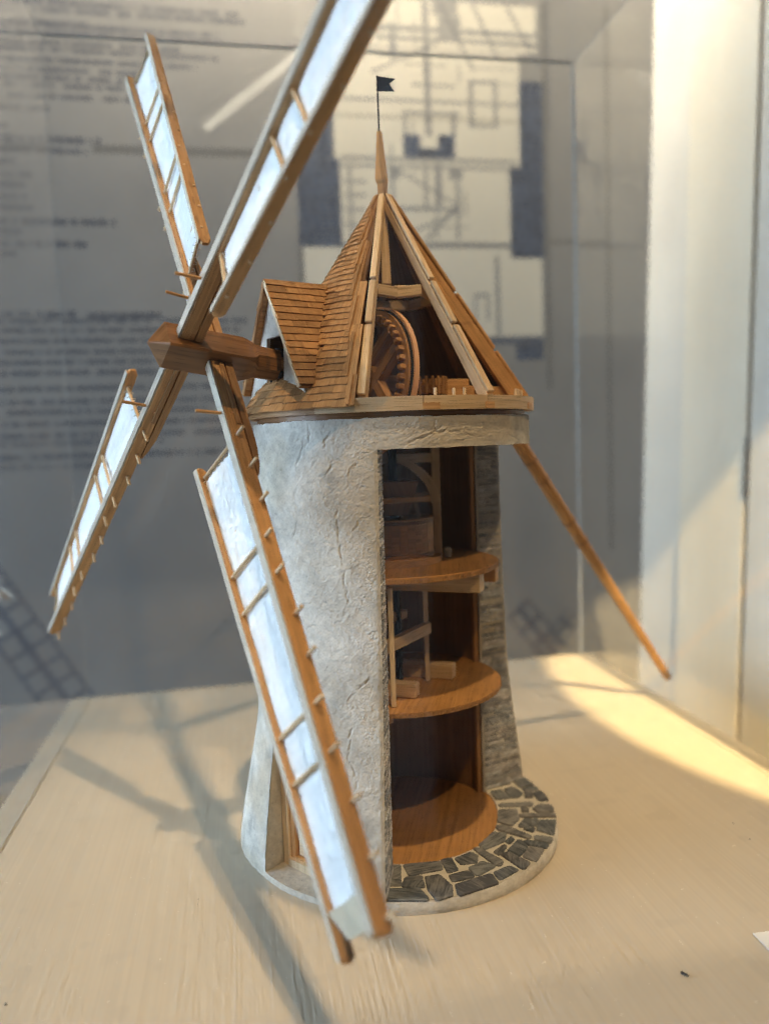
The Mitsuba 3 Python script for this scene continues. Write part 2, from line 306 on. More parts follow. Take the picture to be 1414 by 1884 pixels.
def panel_col(p, n, uv):
    U = (p.x - float(P0[0])) * float(TE[0]) + (p.y - float(P0[1])) * float(TE[1])
    Z = p.z
    inside = lambda x0, x1, z0, z1, s=.002: smoothstep(x0 - s, x0 + s, U) * (1 - smoothstep(x1 - s, x1 + s, U)) * smoothstep(z0 - s, z0 + s, Z) * (1 - smoothstep(z1 - s, z1 + s, Z))
    g = fbm(U * 7, Z * 7, 0.0, 3)
    c = mix((0.165, 0.163, 0.163), (0.21, 0.206, 0.203), g)
    # printed section drawing: pale inside of the mill
    pale = mi.Float(0)
    for x0, z1, x1, z0 in CREAM: pale = dr.maximum(pale, inside(x0, x1, z0, z1))
    c = mix(c, mi.Color3f(0.44, 0.415, 0.36), pale)
    grey = mi.Float(0)
    for x0, z1, x1, z0 in GREY: grey = dr.maximum(grey, inside(x0, x1, z0, z1))
    # sweeping lines of the roof timbers and the round top of the lower storey
    c = mix(c, mi.Color3f(0.11, 0.116, 0.135), .72 * grey)
    for (x0, z0, x1, z1, w) in ((.268, .716, .207, .66, .004), (.149, .655, .268, .71, .003), (.36, 1.05, .42, .95, .004), (.242, 1.05, .30, .94, .004), (.30, 1.05, .345, .96, .004), (.149, .78, .268, .716, .003), (.12, .93, .24, .985, .003)):
        L = math.hypot(x1 - x0, z1 - z0); tx, tz = (x1 - x0) / L, (z1 - z0) / L
        s = (U - x0) * tx + (Z - z0) * tz; d = dr.abs((U - x0) * tz - (Z - z0) * tx)
        c = mix(c, mi.Color3f(0.11, 0.116, 0.135), .6 * (1 - smoothstep(w * .6, w, d)) * smoothstep(0, .003, s) * (1 - smoothstep(L - .003, L, s)))
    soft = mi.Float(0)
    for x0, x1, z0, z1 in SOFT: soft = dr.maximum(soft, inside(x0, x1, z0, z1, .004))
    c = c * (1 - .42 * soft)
    navy = mi.Float(0)
    for x0, z1, x1, z0 in NAVY: navy = dr.maximum(navy, inside(x0, x1, z0, z1))
    row = dr.floor(Z / .0085); xx = (U + cell_rand(row, 1, 5) * .02) / .0155
    fu, fz = xx - dr.floor(xx), Z / .0085 - row
    joint = dr.maximum(1 - smoothstep(.06, .16, dr.minimum(fu, 1 - fu)), 1 - smoothstep(.10, .22, dr.minimum(fz, 1 - fz)))
    blockc = mix((0.009, 0.016, 0.038), (0.034, 0.05, 0.092), cell_rand(dr.floor(xx), row, 2))
    c = mix(c, mix(blockc, mi.Color3f(.22, .23, .25), .42 * joint), navy)
    # lines of text: word-like strokes that the photograph does not let one read
    ink = mi.Float(0)
    for i, (z, x0, x1) in enumerate(TEXT):
        head = z in (0.5379, 0.5339, 0.6808, 0.6465, 0.8058)
        h = .0060 if head else .0047
        zz = Z - z + (U - (x0 + x1) / 2) * .006
        band = 1 - smoothstep(h * .5, h * 1.35, dr.abs(zz))
        ch = (U - x0) / .0052; cw = dr.floor(ch)
        word = smoothstep(.13, .15, cell_rand(cw, i, 3))
        stroke = .66 + .34 * cell_rand(cw, i, 6)
        tall = dr.select(dr.abs(zz) < h * .68, 1.0, .35 + .5 * cell_rand(cw, i, 8))
        ink = dr.maximum(ink, band * word * stroke * tall * smoothstep(x0 - .001, x0 + .001, U) * (1 - smoothstep(x1 - .001, x1 + .001, U)) * (1.0 if head else .9))
    c = mix(c, mi.Color3f(0.05, 0.056, 0.075), ink)
    # lattice sails of the printed mill at lower left and lower right
    for (cx, cz, ang, hl, hw) in ((-.500, .03, -60.0, .16, .040), (.405, -.055, -52.0, .075, .026), (.43, -.06, 50.0, .06, .018)):
        ca, sa_ = math.cos(math.radians(ang)), math.sin(math.radians(ang))
        s = (U - cx) * ca + (Z - cz) * sa_; t = (Z - cz) * ca - (U - cx) * sa_
        inn = (1 - smoothstep(hl - .002, hl + .002, dr.abs(s))) * (1 - smoothstep(hw - .001, hw + .001, dr.abs(t)))
        ls = s / .036 - dr.floor(s / .036); lt = (t + hw) / (hw * 1.0) - dr.floor((t + hw) / hw)
        bars = dr.maximum(1 - smoothstep(.07, .12, dr.minimum(ls, 1 - ls)), 1 - smoothstep(.12, .18, dr.minimum(lt, 1 - lt)))
        c = mix(c, mi.Color3f(0.03, 0.042, 0.075), .9 * inn * bars)
    return c
scene['panel_print'] = {'type': 'twosided', 'bsdf': {'type': 'principled', 'base_color': proc(panel_col), 'roughness': 0.5, 'specular': 0.3}}
def ppt(u, z, d=0.0): return P0 + TE * u + V(0, 0, z) - TN * d
def pbox(key, mat, u0, u1, z0, z1, d0, d1, **k):
    mb = MB(); lo, hi = [], []
    box8(mb, [ppt(u0, z0, d1), ppt(u1, z0, d1), ppt(u1, z0, d0), ppt(u0, z0, d0), ppt(u0, z1, d1), ppt(u1, z1, d1), ppt(u1, z1, d0), ppt(u0, z1, d0)])
    return mb.obj(key, mat, **k)
pbox('information_panel', 'panel_print', -1.3, 0.66, -0.4, 1.9, -0.012, 0.0)
tag('information_panel', 'large grey exhibit panel printed with text and a section drawing, behind the model', 'panel')
def ledge_col(p, n, uv):
    return mix((.115, .125, .145), (.165, .175, .195), fbm(p.x * 9, p.y * 9, 0.0, 3))
scene['ledge_paint'] = {'type': 'twosided', 'bsdf': {'type': 'principled', 'base_color': proc(ledge_col), 'roughness': 0.38, 'specular': 0.6}}
pbox('panel_ledge', 'ledge_paint', -1.3, -0.15, -0.13, -0.0925, 0.0008, 0.27)
tag('panel_ledge', 'glossy grey ledge at the foot of the printed panel, left behind the table', 'ledge')
mb = MB(); box8(mb, [V(-6, -6, -.9), V(6, -6, -.9), V(6, 6, -.9), V(-6, 6, -.9), V(-6, -6, -.86), V(6, -6, -.86), V(6, 6, -.86), V(-6, 6, -.86)])
scene['floor_paint'] = {'type': 'twosided', 'bsdf': {'type': 'diffuse', 'reflectance': {'type': 'rgb', 'value': [.42, .40, .37]}}}
mb.obj('floor', 'floor_paint'); labels['floor'] = {'kind': 'structure', 'label': 'grey floor of the exhibition room', 'category': 'floor'}

# a white post of the room behind the viewer; it shows as a faint upright reflection in the front acrylic sheet
mb = MB(); _a, _b = V(0.7162, -2.4445, 0), V(0.8569, -2.3869, 0); _n = unit(V(_b[1] - _a[1], -( _b[0] - _a[0]), 0)) * .1
box8(mb, [_a + _n + V(0, 0, -.86), _b + _n + V(0, 0, -.86), _b + V(0, 0, -.86), _a + V(0, 0, -.86), _a + _n + V(0, 0, 2.1), _b + _n + V(0, 0, 2.1), _b + V(0, 0, 2.1), _a + V(0, 0, 2.1)])
mb.obj('room_post', 'floor_paint'); tag('room_post', 'pale upright post of the room behind the viewer, outside the frame', 'post')

C_ = V(0.48598753, 0.83728868, 0.50874786)
UPW = unit(V(0.03147283, 0.00569326, 0.99948839)); NW = np.cross(UPW, TN)
def board_col(lo, hi):
    def fn(p, n, uv):
        a = fbm(p.y * 9 + p.x * 4, p.z * 6, 0.0, 3); b = noise(p.y * 160, p.z * 9)
        return mix(lo, hi, dr.clip(.3 + (a - .4) * 1.2 + .2 * b, 0, 1))
    return fn
scene['board_white'] = {'type': 'twosided', 'bsdf': {'type': 'principled', 'base_color': proc(board_col((.52, .485, .42), (.59, .555, .49))), 'roughness': 0.45, 'specular': 0.35}}
scene['board_cream'] = {'type': 'twosided', 'bsdf': {'type': 'principled', 'base_color': proc(board_col((.59, .53, .42), (.66, .60, .49))), 'roughness': 0.45, 'specular': 0.35}}
scene['board_joint'] = {'type': 'twosided', 'bsdf': {'type': 'diffuse', 'reflectance': {'type': 'rgb', 'value': [.42, .39, .36]}}}
def wpt(s, t, d=0.0): return C_ - TN * s + UPW * t + NW * d
def wbox(key, mat, s0, s1, t0, t1, d0, d1):
    mb = MB()
    box8(mb, [wpt(s1, t0, d1), wpt(s0, t0, d1), wpt(s0, t0, d0), wpt(s1, t0, d0), wpt(s1, t1, d1), wpt(s0, t1, d1), wpt(s0, t1, d0), wpt(s1, t1, d0)])
    return mb.obj(key, mat)
wbox('white_board__edge_board', 'board_white', -.02, .1325, -1.35, 1.2, -.03, 0.0)
wbox('white_board__face_board', 'board_cream', .1335, .3035, -1.35, 1.2, -.03, 0.006)
tag('white_board', 'cream white upright board beside the right edge of the printed panel', 'board')
wbox('door_leaf', 'board_white', .3175, .62, -1.35, 1.2, -.03, 0.007)
tag('door_leaf', 'off-white leaf at the far right, past the dark vertical gap', 'door')
wbox('joint_strip', 'board_joint', .3036, .3174, -1.35, 1.2, -.03, -.004)
tag('joint_strip', 'shadowed strip in the vertical gap between cream board and leaf', 'strip')
wbox('hinge__leaf_plate', 'hinge_metal', .3042, .3172, -.29, -.21, -.004, .004)
mb = MB(); rod(mb, wpt(.3107, -.292, .006), wpt(.3107, -.208, .006), .0052, n=12); mb.obj('hinge__knuckle', 'hinge_metal')
tag('hinge', 'black metal hinge in the gap between cream board and leaf', 'hinge')

# ------------------------------------------------------------------ display case: clear acrylic sheets with polished edges
scene['acrylic'] = {'type': 'thindielectric', 'int_ior': 1.49}
scene['acrylic_edge'] = {'type': 'twosided', 'bsdf': {'type': 'principled', 'base_color': {'type': 'rgb', 'value': [.27, .275, .27]}, 'roughness': .3, 'specular': .6}}
CH = 0.812
ca0, ca1, cb1, cb0 = A0 + E_ - .001, A1 - .018, float(V(0.27196, 0.47893, 0) @ TN), B0 + .03
def sheet(key, a, b, z0, z1):
    m = trimesh.Trimesh([a + V(0, 0, z0), b + V(0, 0, z0), b + V(0, 0, z1), a + V(0, 0, z1)], [[0, 1, 2], [0, 2, 3]], process=False)
    return obj(key, m, 'acrylic')
c4 = [tpt(ca0, cb0, 0), tpt(ca1, cb0, 0), tpt(ca1, cb1, 0), tpt(ca0, cb1, 0)]
for i in range(4): sheet('display_case__side_sheet', c4[i], c4[(i + 1) % 4], 0.001, CH)
obj('display_case__top_sheet', trimesh.Trimesh([p + V(0, 0, CH) for p in c4], [[0, 1, 2], [0, 2, 3]], process=False), 'acrylic')
for i in range(4):
    one_beam('display_case__edge', 'acrylic_edge', c4[i] + V(0, 0, CH), c4[(i + 1) % 4] + V(0, 0, CH), [0, 0, 1], *((.0030, .0030) if i == 2 else (.0012, .0012)))
for i, w_ in ((2, .0032), (3, .0010)):
    one_beam('display_case__corner_edge', 'acrylic_edge', c4[i] + V(0, 0, .002), c4[i] + V(0, 0, CH - .003), TE, w_, w_)
tag('display_case', 'clear acrylic display case with polished edges around the windmill model', 'display case')

# ------------------------------------------------------------------ the windmill model
W = 'windmill_model'
tag(W, 'scale model of a round plastered windmill with cut-away tower and four cloth sails', 'model')
ZB, ZT, AZR = 0.312, 0.333, 30.0            # underside and top of the rim band; azimuth of the right-hand cut
def azl(z): return -96.0 - 2.0 * (1 - np.clip(z / .31, 0, 1))        # left-hand cut, a touch out of plumb
KA = np.array([-180, -165, -150, -120, -98, -60, 0, 30, 70, 120, 177, 180])
KR = np.array([.1350, .1312, .1262, .1222, .1222, .1222, .1232, .1268, .131, .134, .1352, .1350])
def rbase(az): return np.interp((np.asarray(az) + 180) % 360 - 180, KA, KR)
KI = np.array([-180, -100, -37, -4, 30, 70, 180]); KJ = np.array([.078, .0742, .0758, .0766, .0842, .082, .078])
def rin(az): return float(np.interp((az + 180) % 360 - 180, KI, KJ))
PZ = np.array([0, .02, .045, .067, .10, .131, .20, .26, .333]); PR = np.array([.1235, .1225, .1195, .1170, .1130, .1105, .1080, .1070, .1065])
def rout(az, z):
    k = np.interp(z, [0, .07, .14], [1, .45, 0])
    return np.interp(z, PZ, PR) * (1 + (rbase(az) / .1235 - 1) * k)
RI = .0812

CRACKS = [[(-122.5, 0.3326), (-121.5, 0.3234), (-123.8, 0.3144)], [(-124.6, 0.3218), (-125.4, 0.3127), (-128.6, 0.3035)], [(-113.9, 0.3229), (-117.2, 0.3105), (-120.9, 0.3015)], [(-111.9, 0.2722), (-110.9, 0.2504), (-109.8, 0.2284), (-108.5, 0.2101)], [(-130.6, 0.2867), (-128.9, 0.2681), (-132.4, 0.2489)], [(-108.2, 0.1286), (-110.0, 0.1025), (-107.0, 0.0921), (-108.0, 0.0666)], [(-97.4, 0.1634), (-103.8, 0.1543), (-109.6, 0.1433)], [(-97.4, 0.2701), (-102.4, 0.2667), (-105.5, 0.2595)], [(-75.1, 0.3221), (-66.7, 0.3227), (-59.8, 0.3194), (-56.1, 0.3138)], [(-64.5, 0.3161), (-57.3, 0.3182), (-50.5, 0.3171)], [(-85.0, 0.3156), (-77.1, 0.3204), (-73.0, 0.3255)], [(-74.5, 0.3309), (-75.5, 0.3203)], [(-40.5, 0.3186), (-29.7, 0.3136)], [(-121.1, 0.2942), (-115.2, 0.2977), (-112.4, 0.3049)], [(-106.7, 0.2974), (-103.6, 0.3044)]]
def rough(P, amp=1.0):
    """relief of hand-laid plaster: soft lumps, trowel ridges, little flakes and cracks"""
    n1 = meshkit.fbm(P * 60, 3, 3) - .5
    n2 = meshkit.fbm(P * 230, 3, 5) - .5
    w = meshkit.fbm(P * 90, 2, 8) * 2.2
    ridge = np.abs(meshkit.fbm(P * V(150, 150, 95) + w[..., None], 3, 9) - .5)
    az_, z_ = np.degrees(np.arctan2(P[..., 1], P[..., 0])), P[..., 2]
    X_ = np.radians(az_) * .108 + (meshkit.fbm(P * 260, 3, 51) - .5) * .0042; Z_ = z_ + (meshkit.fbm(P * 260, 3, 52) - .5) * .0042
    line = np.full(az_.shape, 9.0)
    for l in CRACKS:
        for (a0, z0), (a1, z1) in zip(l[:-1], l[1:]):
            x0, x1 = math.radians(a0) * .108, math.radians(a1) * .108
            L2 = (x1 - x0) ** 2 + (z1 - z0) ** 2; u_ = np.clip(((X_ - x0) * (x1 - x0) + (Z_ - z0) * (z1 - z0)) / L2, 0, 1)
            line = np.minimum(line, np.hypot(X_ - x0 - u_ * (x1 - x0), Z_ - z0 - u_ * (z1 - z0)))
    n3 = 1 - np.abs(2 * meshkit.fbm(P * V(330, 330, 420), 3, 61) - 1)
    lines_ = (-.0008 * np.exp(-(line / .00040) ** 2) + .00004 * np.exp(-((line - .0012) / .0008) ** 2)) * np.clip((meshkit.fbm(P * 120, 2, 71) - .36) * 9, 0, 1)
    crack = np.clip(1 - np.abs(meshkit.fbm(P * V(75, 75, 38) + w[..., None] * .8, 3, 21) - .5) / .008, 0, 1) * np.clip((meshkit.fbm(P * 32, 2, 30) - .52) * 12, 0, 1)
    flake = (meshkit.fbm(P * V(140, 140, 110) + w[..., None], 2, 41) > .60) * .00022
    return amp * (.0009 * n1 + .0004 * n2 + .00015 * np.exp(-(ridge / .020) ** 2) * np.clip(meshkit.fbm(P * 45, 2, 13) - .35, 0, 1) * 2 + flake * .4 - .0003 * crack + .00027 * (n3 ** 3 - .4) + lines_)

def grid_faces(nz, na, skip=None):
    i, j = np.meshgrid(np.arange(nz - 1), np.arange(na - 1), indexing='ij')
    keep = np.ones_like(i, bool) if skip is None else ~skip
    i, j = i[keep], j[keep]
    a = i * na + j
    return np.vstack([np.stack([a, a + 1, a + na + 1], 1), np.stack([a, a + na + 1, a + na], 1)])

def plaster_block(azs_of_z, zs, inner, hole=None):
    """outer skin (azimuth x height grid, displaced), its two cut faces, top, bottom and inner skin"""
    na, nz = len(azs_of_z(0.0)), len(zs)
    A = np.array([azs_of_z(z) for z in zs]); Z = np.repeat(np.asarray(zs)[:, None], na, 1)
    R = rout(A, Z)
    base = np.stack([R * np.cos(np.radians(A)), R * np.sin(np.radians(A)), Z], -1)
    d = rough(base)
    edge = np.minimum(np.arange(na), na - 1 - np.arange(na))[None, :]
    d = d - .0007 * np.exp(-(edge / 1.6) ** 2) * (Z < ZB - .002)
    R2 = R + d
    zj = Z + np.where((Z > ZT - .001), (meshkit.fbm(base * 170, 3, 77) - .55) * .0022, 0) + np.where((np.abs(Z - ZB) < 1e-6) & (A > -97), (meshkit.fbm(base * 200, 3, 78) - .5) * .0016, 0)
    outer = np.stack([R2 * np.cos(np.radians(A)), R2 * np.sin(np.radians(A)), zj], -1)
    skip = None
    if hole is not None:
        (a0, a1, z0, z1) = hole
        Ac, Zc = (A[:-1, :-1] + A[1:, 1:]) / 2, (Z[:-1, :-1] + Z[1:, 1:]) / 2
        Ac = (Ac + 180) % 360 - 180
        skip = (Ac > a0) & (Ac < a1) & (Zc > z0) & (Zc < z1)
    f = grid_faces(nz, na, skip)
    innr = np.stack([inner * np.cos(np.radians(A)), inner * np.sin(np.radians(A)), Z], -1)
    v = np.concatenate([outer.reshape(-1, 3), innr.reshape(-1, 3)]); N = nz * na
    parts = [f]
    fi = grid_faces(nz, na) if hole is None else grid_faces(nz, na, skip)
    parts.append(fi[:, ::-1] + N)
    for col, flip in ((0, False), (na - 1, True)):
        i = np.arange(nz - 1) * na + col
        q = np.vstack([np.stack([i, i + na, i + na + N], 1), np.stack([i, i + na + N, i + N], 1)]); parts.append(q if not flip else q[:, ::-1])
    for row, flip in ((0, True), (nz - 1, False)):
        i = row * na + np.arange(na - 1)
        q = np.vstack([np.stack([i, i + 1, i + 1 + N], 1), np.stack([i, i + 1 + N, i + N], 1)]); parts.append(q if not flip else q[:, ::-1])
    return trimesh.Trimesh(v, np.vstack(parts), process=False)

DAZ, DHA, DH0, DH1 = -131.5, 15.5, .0045, .118
zs = np.concatenate([np.linspace(0, .0045, 5), np.linspace(.0045, ZT, 300)[1:]])
na = 560
wall_az = lambda z: np.linspace(AZR, 360 + float(azl(z)), na)
wall = plaster_block(wall_az, zs, RI, hole=(DAZ - DHA, DAZ + DHA, DH0, DH1))
tw = obj(f'{W}__tower_wall', wall, 'plaster', smooth=38)
band = plaster_block(lambda z: np.linspace(-96.0, AZR, 320), np.linspace(ZB, ZT, 30), RI)
obj(f'{W}__rim_band', band, 'plaster', smooth=38, label='plaster rim bridging the cut-away opening')
# low base ring in front of the opening, its top laid with painted stones
ZR = .0088
azs = np.linspace(-98.5, AZR + 1, 150)
mb = MB()
rings = []
for a in azs:
    ro = float(rbase(a)); j = float(meshkit.fbm(pol(ro, a, 0)[None] * 130, 3, 4)[0] - .5) * .0016
    ri = rin(a) - .0012
    rings.append([pol(ri, a, 0), pol(ri, a, ZR), pol(ro - .0022 + j, a, ZR), pol(ro - .0004 + j, a, ZR - .0016), pol(ro + .0004 + j * .6, a, .003), pol(ro - .0006, a, 0)])
prism(mb, rings)
m_, _ = mb.out()
ring = trimesh.Trimesh(*m_, process=True)
br = obj(f'{W}__base_ring', ring, 'plaster', smooth=40, label='low base ring laid with painted grey stones')
mb = MB()
n = 150
for a, b in zip(azs[:-1], azs[1:]):
    mb.face([pol(rin(a) - .001, a, ZR + .0004), pol(float(rbase(a)) - .0026, a, ZR + .0004), pol(float(rbase(b)) - .0026, b, ZR + .0004), pol(rin(b) - .001, b, ZR + .0004)], [(0, 0)] * 4)
mb.obj(f'{br}__mortar_bed', 'mortar')
STONES = [[[-124,-762],[-58,-760],[-62,-941],[-135,-932]],[[-138,-950],[-59,-955],[-60,-1015],[-144,-1009]],[[-162,-1057],[66,-1063],[125,-1199],[-157,-1181]],[[-30,-758],[242,-733],[240,-830],[6,-888]],[[-24,-927],[96,-914],[88,-959],[-31,-957]],[[-37,-977],[93,-975],[106,-1046],[-49,-1026]],[[119,-926],[212,-901],[290,-1048],[286,-1154],[179,-1203],[132,-1077]],[[250,-700],[317,-683],[349,-848],[283,-875]],[[351,-696],[474,-614],[516,-663],[499,-751],[386,-769]],[[290,-917],[427,-870],[459,-939],[307,-989]],[[324,-1040],[581,-922],[611,-1030],[335,-1157]],[[437,-833],[540,-754],[625,-814],[483,-930]],[[498,-558],[534,-561],[687,-753],[667,-810],[628,-792]],[[548,-503],[681,-341],[773,-360],[743,-469],[574,-580]],[[608,-897],[729,-821],[777,-877],[633,-991]],[[691,-653],[746,-645],[875,-788],[819,-870]],[[646,-627],[734,-528],[750,-541],[683,-663]],[[760,-482],[807,-420],[820,-450],[780,-507]],[[749,-622],[863,-453],[902,-575],[822,-689]],[[850,-698],[923,-565],[1017,-607],[925,-769]],[[892,-467],[1068,-540],[1039,-590],[911,-529]],[[716,-235],[774,-232],[968,-424],[928,-438],[726,-293]],[[990,-408],[1118,-447],[1085,-518],[985,-462]],[[780,26],[921,29],[915,-123],[837,-237],[746,-164]],[[892,-254],[973,-127],[1015,-144],[971,-273]],[[1027,-316],[1077,-162],[1198,-172],[1135,-399]],[[923,-295],[1007,-289],[990,-343]],[[1062,32],[1129,99],[1232,76],[1231,-23],[1097,-27]],[[972,54],[1016,36],[1015,-6],[969,-3]],[[940,-56],[1227,-70],[1217,-114],[936,-97]],[[798,140],[1078,147],[1073,89],[798,97]],[[762,371],[850,395],[904,251],[790,230]],[[887,408],[963,440],[1020,318],[972,246],[919,256]],[[1119,326],[1202,356],[1223,189],[1144,172]],[[1053,347],[1110,389],[1095,236],[1040,240]],[[751,500],[961,598],[957,532],[752,451]],[[989,596],[1090,672],[1174,497],[1032,428]],[[1041,395],[1195,463],[1197,398],[1062,356]],[[1037,-132],[1063,-134],[1027,-251],[1001,-249]]]
annulus = sg.Polygon([pol(float(rbase(a)) - .0012, a, 0)[:2] for a in azs] + [pol(rin(a) - .0002, a, 0)[:2] for a in azs[::-1]])
for k, s in enumerate(STONES):
    pg = sg.Polygon([(x / 1e4, y / 1e4) for x, y in s]).buffer(0).intersection(annulus)
    if pg.is_empty: continue
    if pg.geom_type != 'Polygon': pg = max(pg.geoms, key=lambda g: g.area)
    rr_ = min(.0022, .30 * math.sqrt(pg.area))
    pg = pg.buffer(.00095).buffer(-rr_).buffer(rr_, quad_segs=3).simplify(.00022)
    if pg.is_empty: continue
    if pg.geom_type != 'Polygon': pg = max(pg.geoms, key=lambda g: g.area)
    xy = np.array(pg.exterior.coords)[:-1]
    if sg.LinearRing(xy).is_ccw is False: xy = xy[::-1]
    c = xy.mean(0); xy = c + (xy - c) * (1 + nrg.normal(0, .012, (len(xy), 1)))
    h = .0011 + .0006 * nrg.random(); 
    r0 = [V(*q, ZR + .0002) for q in xy]; r1 = [V(*q, ZR + h) for q in xy]; ins = c + (xy - c) * .9; r2 = [V(*q, ZR + h + .0005) for q in ins]
    mb = MB(); prism(mb, [r0, r1, r2], tone=1 + k % 57)
    v_, uv_ = mb.out()
    uv_ = np.stack([v_[0][:, 0], (1 + k % 57) + v_[0][:, 1]], 1)
    obj(f'{br}__stone', v_, 'stone_paint', False, uv_)

# painted rubble courses on the two cut faces of the wall
def cut_stones(az_of_z, side, zlo, zhi):
    z = zlo
    while z < zhi - .002:
        h = rng.uniform(.0015, .0040)
        if rng.random() < .1: h *= 1.6
        h = min(h, zhi - z)
        az = float(az_of_z(z + h / 2)); r0, r1 = RI + .0012, float(rout(az, z + h / 2)) - .0016
        cuts = [r0] + ([r0 + (r1 - r0) * rng.uniform(.3, .7)] if rng.random() < .5 else []) + [r1]
        t = V(-math.sin(math.radians(az)), math.cos(math.radians(az)), 0) * side
        for a, b in zip(cuts[:-1], cuts[1:]):
            if rng.random() < .05: continue
            g = .0006; sk = rng.uniform(-.0006, .0006)
            q = [(a + g, z + g * .8), (b - g, z + g * .8 + sk), (b - g - rng.random() * .001, z + h - g * .8 + sk), (a + g + rng.random() * .001, z + h - g * .8)]
            rad = V(math.cos(math.radians(az)), math.sin(math.radians(az)), 0)
            p = lambda r, zz, d: rad * r + V(0, 0, zz) + t * d
            c = np.mean(q, 0); qi = [c + (np.array(x) - c) * .86 for x in q]
            order = [0, 1, 2, 3] if side < 0 else [3, 2, 1, 0]
            mb = MB(); tn = rng.randrange(1, 58)
            prism(mb, [[p(*q[i], -.0006) for i in order], [p(*q[i], .0006) for i in order], [p(*qi[i], .0010) for i in order]], tn)
            v_, _ = mb.out()
            uv_ = np.stack([(v_[0] @ rad), tn + v_[0][:, 2] % .4], 1)
            obj(f'{tw}__stone', v_, 'stone_sliver', False, uv_)
        z += h
cut_stones(lambda z: AZR, -1, ZR + .001, ZB)
cut_stones(azl, 1, ZR + .001, ZB)

# brown inner lining
A = np.linspace(AZR + .3, 360 - 98.6, 90)
mb = MB(); 
for a, b in zip(A[:-1], A[1:]):
    u0, u1 = math.radians(a) * .08, math.radians(b) * .08
    mb.face([pol(RI - .0008, b, .004), pol(RI - .0008, a, .004), pol(RI - .0008, a, ZT), pol(RI - .0008, b, ZT)], [(.004, 5 + u1), (.004, 5 + u0), (ZT, 5 + u0), (ZT, 5 + u1)])
mb.obj(f'{W}__inner_lining', 'wood_lining', label='dark brown inner lining of the tower')
mb = MB(); beam(mb, pol(RI - .003, AZR + 2.2, .008), pol(RI - .003, AZR + 2.2, ZB), pol(1, AZR, 0), .004, .004); mb.obj(f'{W}__lining_post', 'wood_mid')

# door in its recess
dn, de = pol(1, DAZ, 0), pol(1, DAZ + 90, 0)        # outwards, and to the viewer's right
def dpt(x, y, z): return de * x + dn * y + V(0, 0, z)
hw = .1225 * math.sin(math.radians(DHA))
mb = MB()
def rv(x0, y0, z0, x1, y1, z1, x2, y2, z2, x3, y3, z3): mb.face([dpt(x0, y0, z0), dpt(x1, y1, z1), dpt(x2, y2, z2), dpt(x3, y3, z3)], [(0, 0)] * 4)
yo = .1235 * math.cos(math.radians(DHA)) + .001
yt = float(rout(DAZ, DH1)) * math.cos(math.radians(DHA + 1.5)) + .002; xt = float(rout(DAZ, DH1)) * math.sin(math.radians(DHA))
for s in (-1, 1):
    zz_ = np.linspace(DH0, DH1, 9)
    e_ = [(float(rout(DAZ + s * DHA, z)) * math.sin(math.radians(DHA)) * s, float(rout(DAZ + s * DHA, z)) * math.cos(math.radians(DHA)) - .0004, z) for z in zz_]
    for (x0, y0, z0), (x1, y1, z1) in zip(e_[:-1], e_[1:]): rv(x0, .095, z0, x0, y0, z0, x1, y1, z1, x1, .095, z1)
_A = np.linspace(-DHA, DHA, 9); _e = [(float(rbase(DAZ + a)) * math.sin(math.radians(a)), float(rbase(DAZ + a)) * math.cos(math.radians(a)) - .0004) for a in _A]
for (xa, ya), (xb, yb) in zip(_e[:-1], _e[1:]): rv(xa, .095, DH0, xb, .095, DH0, xb, yb, DH0 - .0002, xa, ya, DH0 - .0002)
rv(-xt, .095, DH1, xt, .095, DH1, xt, yt + .006, DH1, -xt, yt + .006, DH1)
rv(-hw * 1.05, .0945, DH0, hw * 1.05, .0945, DH0, xt * 1.05, .0945, DH1, -xt * 1.05, .0945, DH1)
m_, _ = mb.out(); obj(f'{W}__door_recess', m_, 'plaster', False)
def dbox(key, mat, x0, x1, y0, y1, z0, z1, **k):
    m = MB(); box8(m, [dpt(x0, y1, z0), dpt(x0, y1, z1), dpt(x1, y1, z1), dpt(x1, y1, z0), dpt(x0, y0, z0), dpt(x0, y0, z1), dpt(x1, y0, z1), dpt(x1, y0, z0)]); return m.obj(key, mat, **k)
fw_ = hw - .001
dr_ = f'{W}__door'
dbox(dr_, 'wood_pale', -fw_ + .010, fw_ - .010, .0952, .0962, DH0 + .008, DH1 - .01)
for s in (-1, 1):
    dbox(f'{dr_}__frame_post', 'wood_pale', *sorted((s * fw_, s * (fw_ - .006))), .095, .1035, DH0, DH1 - .002)
    dbox(f'{dr_}__jamb', 'wood_orange', *sorted((s * (fw_ - .006), s * (fw_ - .0105))), .0955, .1015, DH0 + .006, DH1 - .006)
    dbox(f'{dr_}__stile', 'wood_pale', *sorted((s * (fw_ - .012), s * (fw_ - .020))), .0963, .0985, DH0 + .008, DH1 - .012)
dbox(f'{dr_}__stile', 'wood_pale', -.003, .003, .0963, .0985, DH0 + .008, DH1 - .012)
dbox(f'{dr_}__sill', 'wood_pale', -fw_ + .006, fw_ - .006, .095, .1045, DH0, DH0 + .006)
dbox(f'{dr_}__threshold', 'wood_orange', -fw_ + .0105, fw_ - .0105, .0955, .1015, DH0 + .006, DH0 + .0075)
for z0, z1 in ((.014, .026), (.060, .068), (.1, .11)): dbox(f'{dr_}__rail', 'wood_pale', -fw_ + .020, fw_ - .020, .0963, .0983, z0, z1)

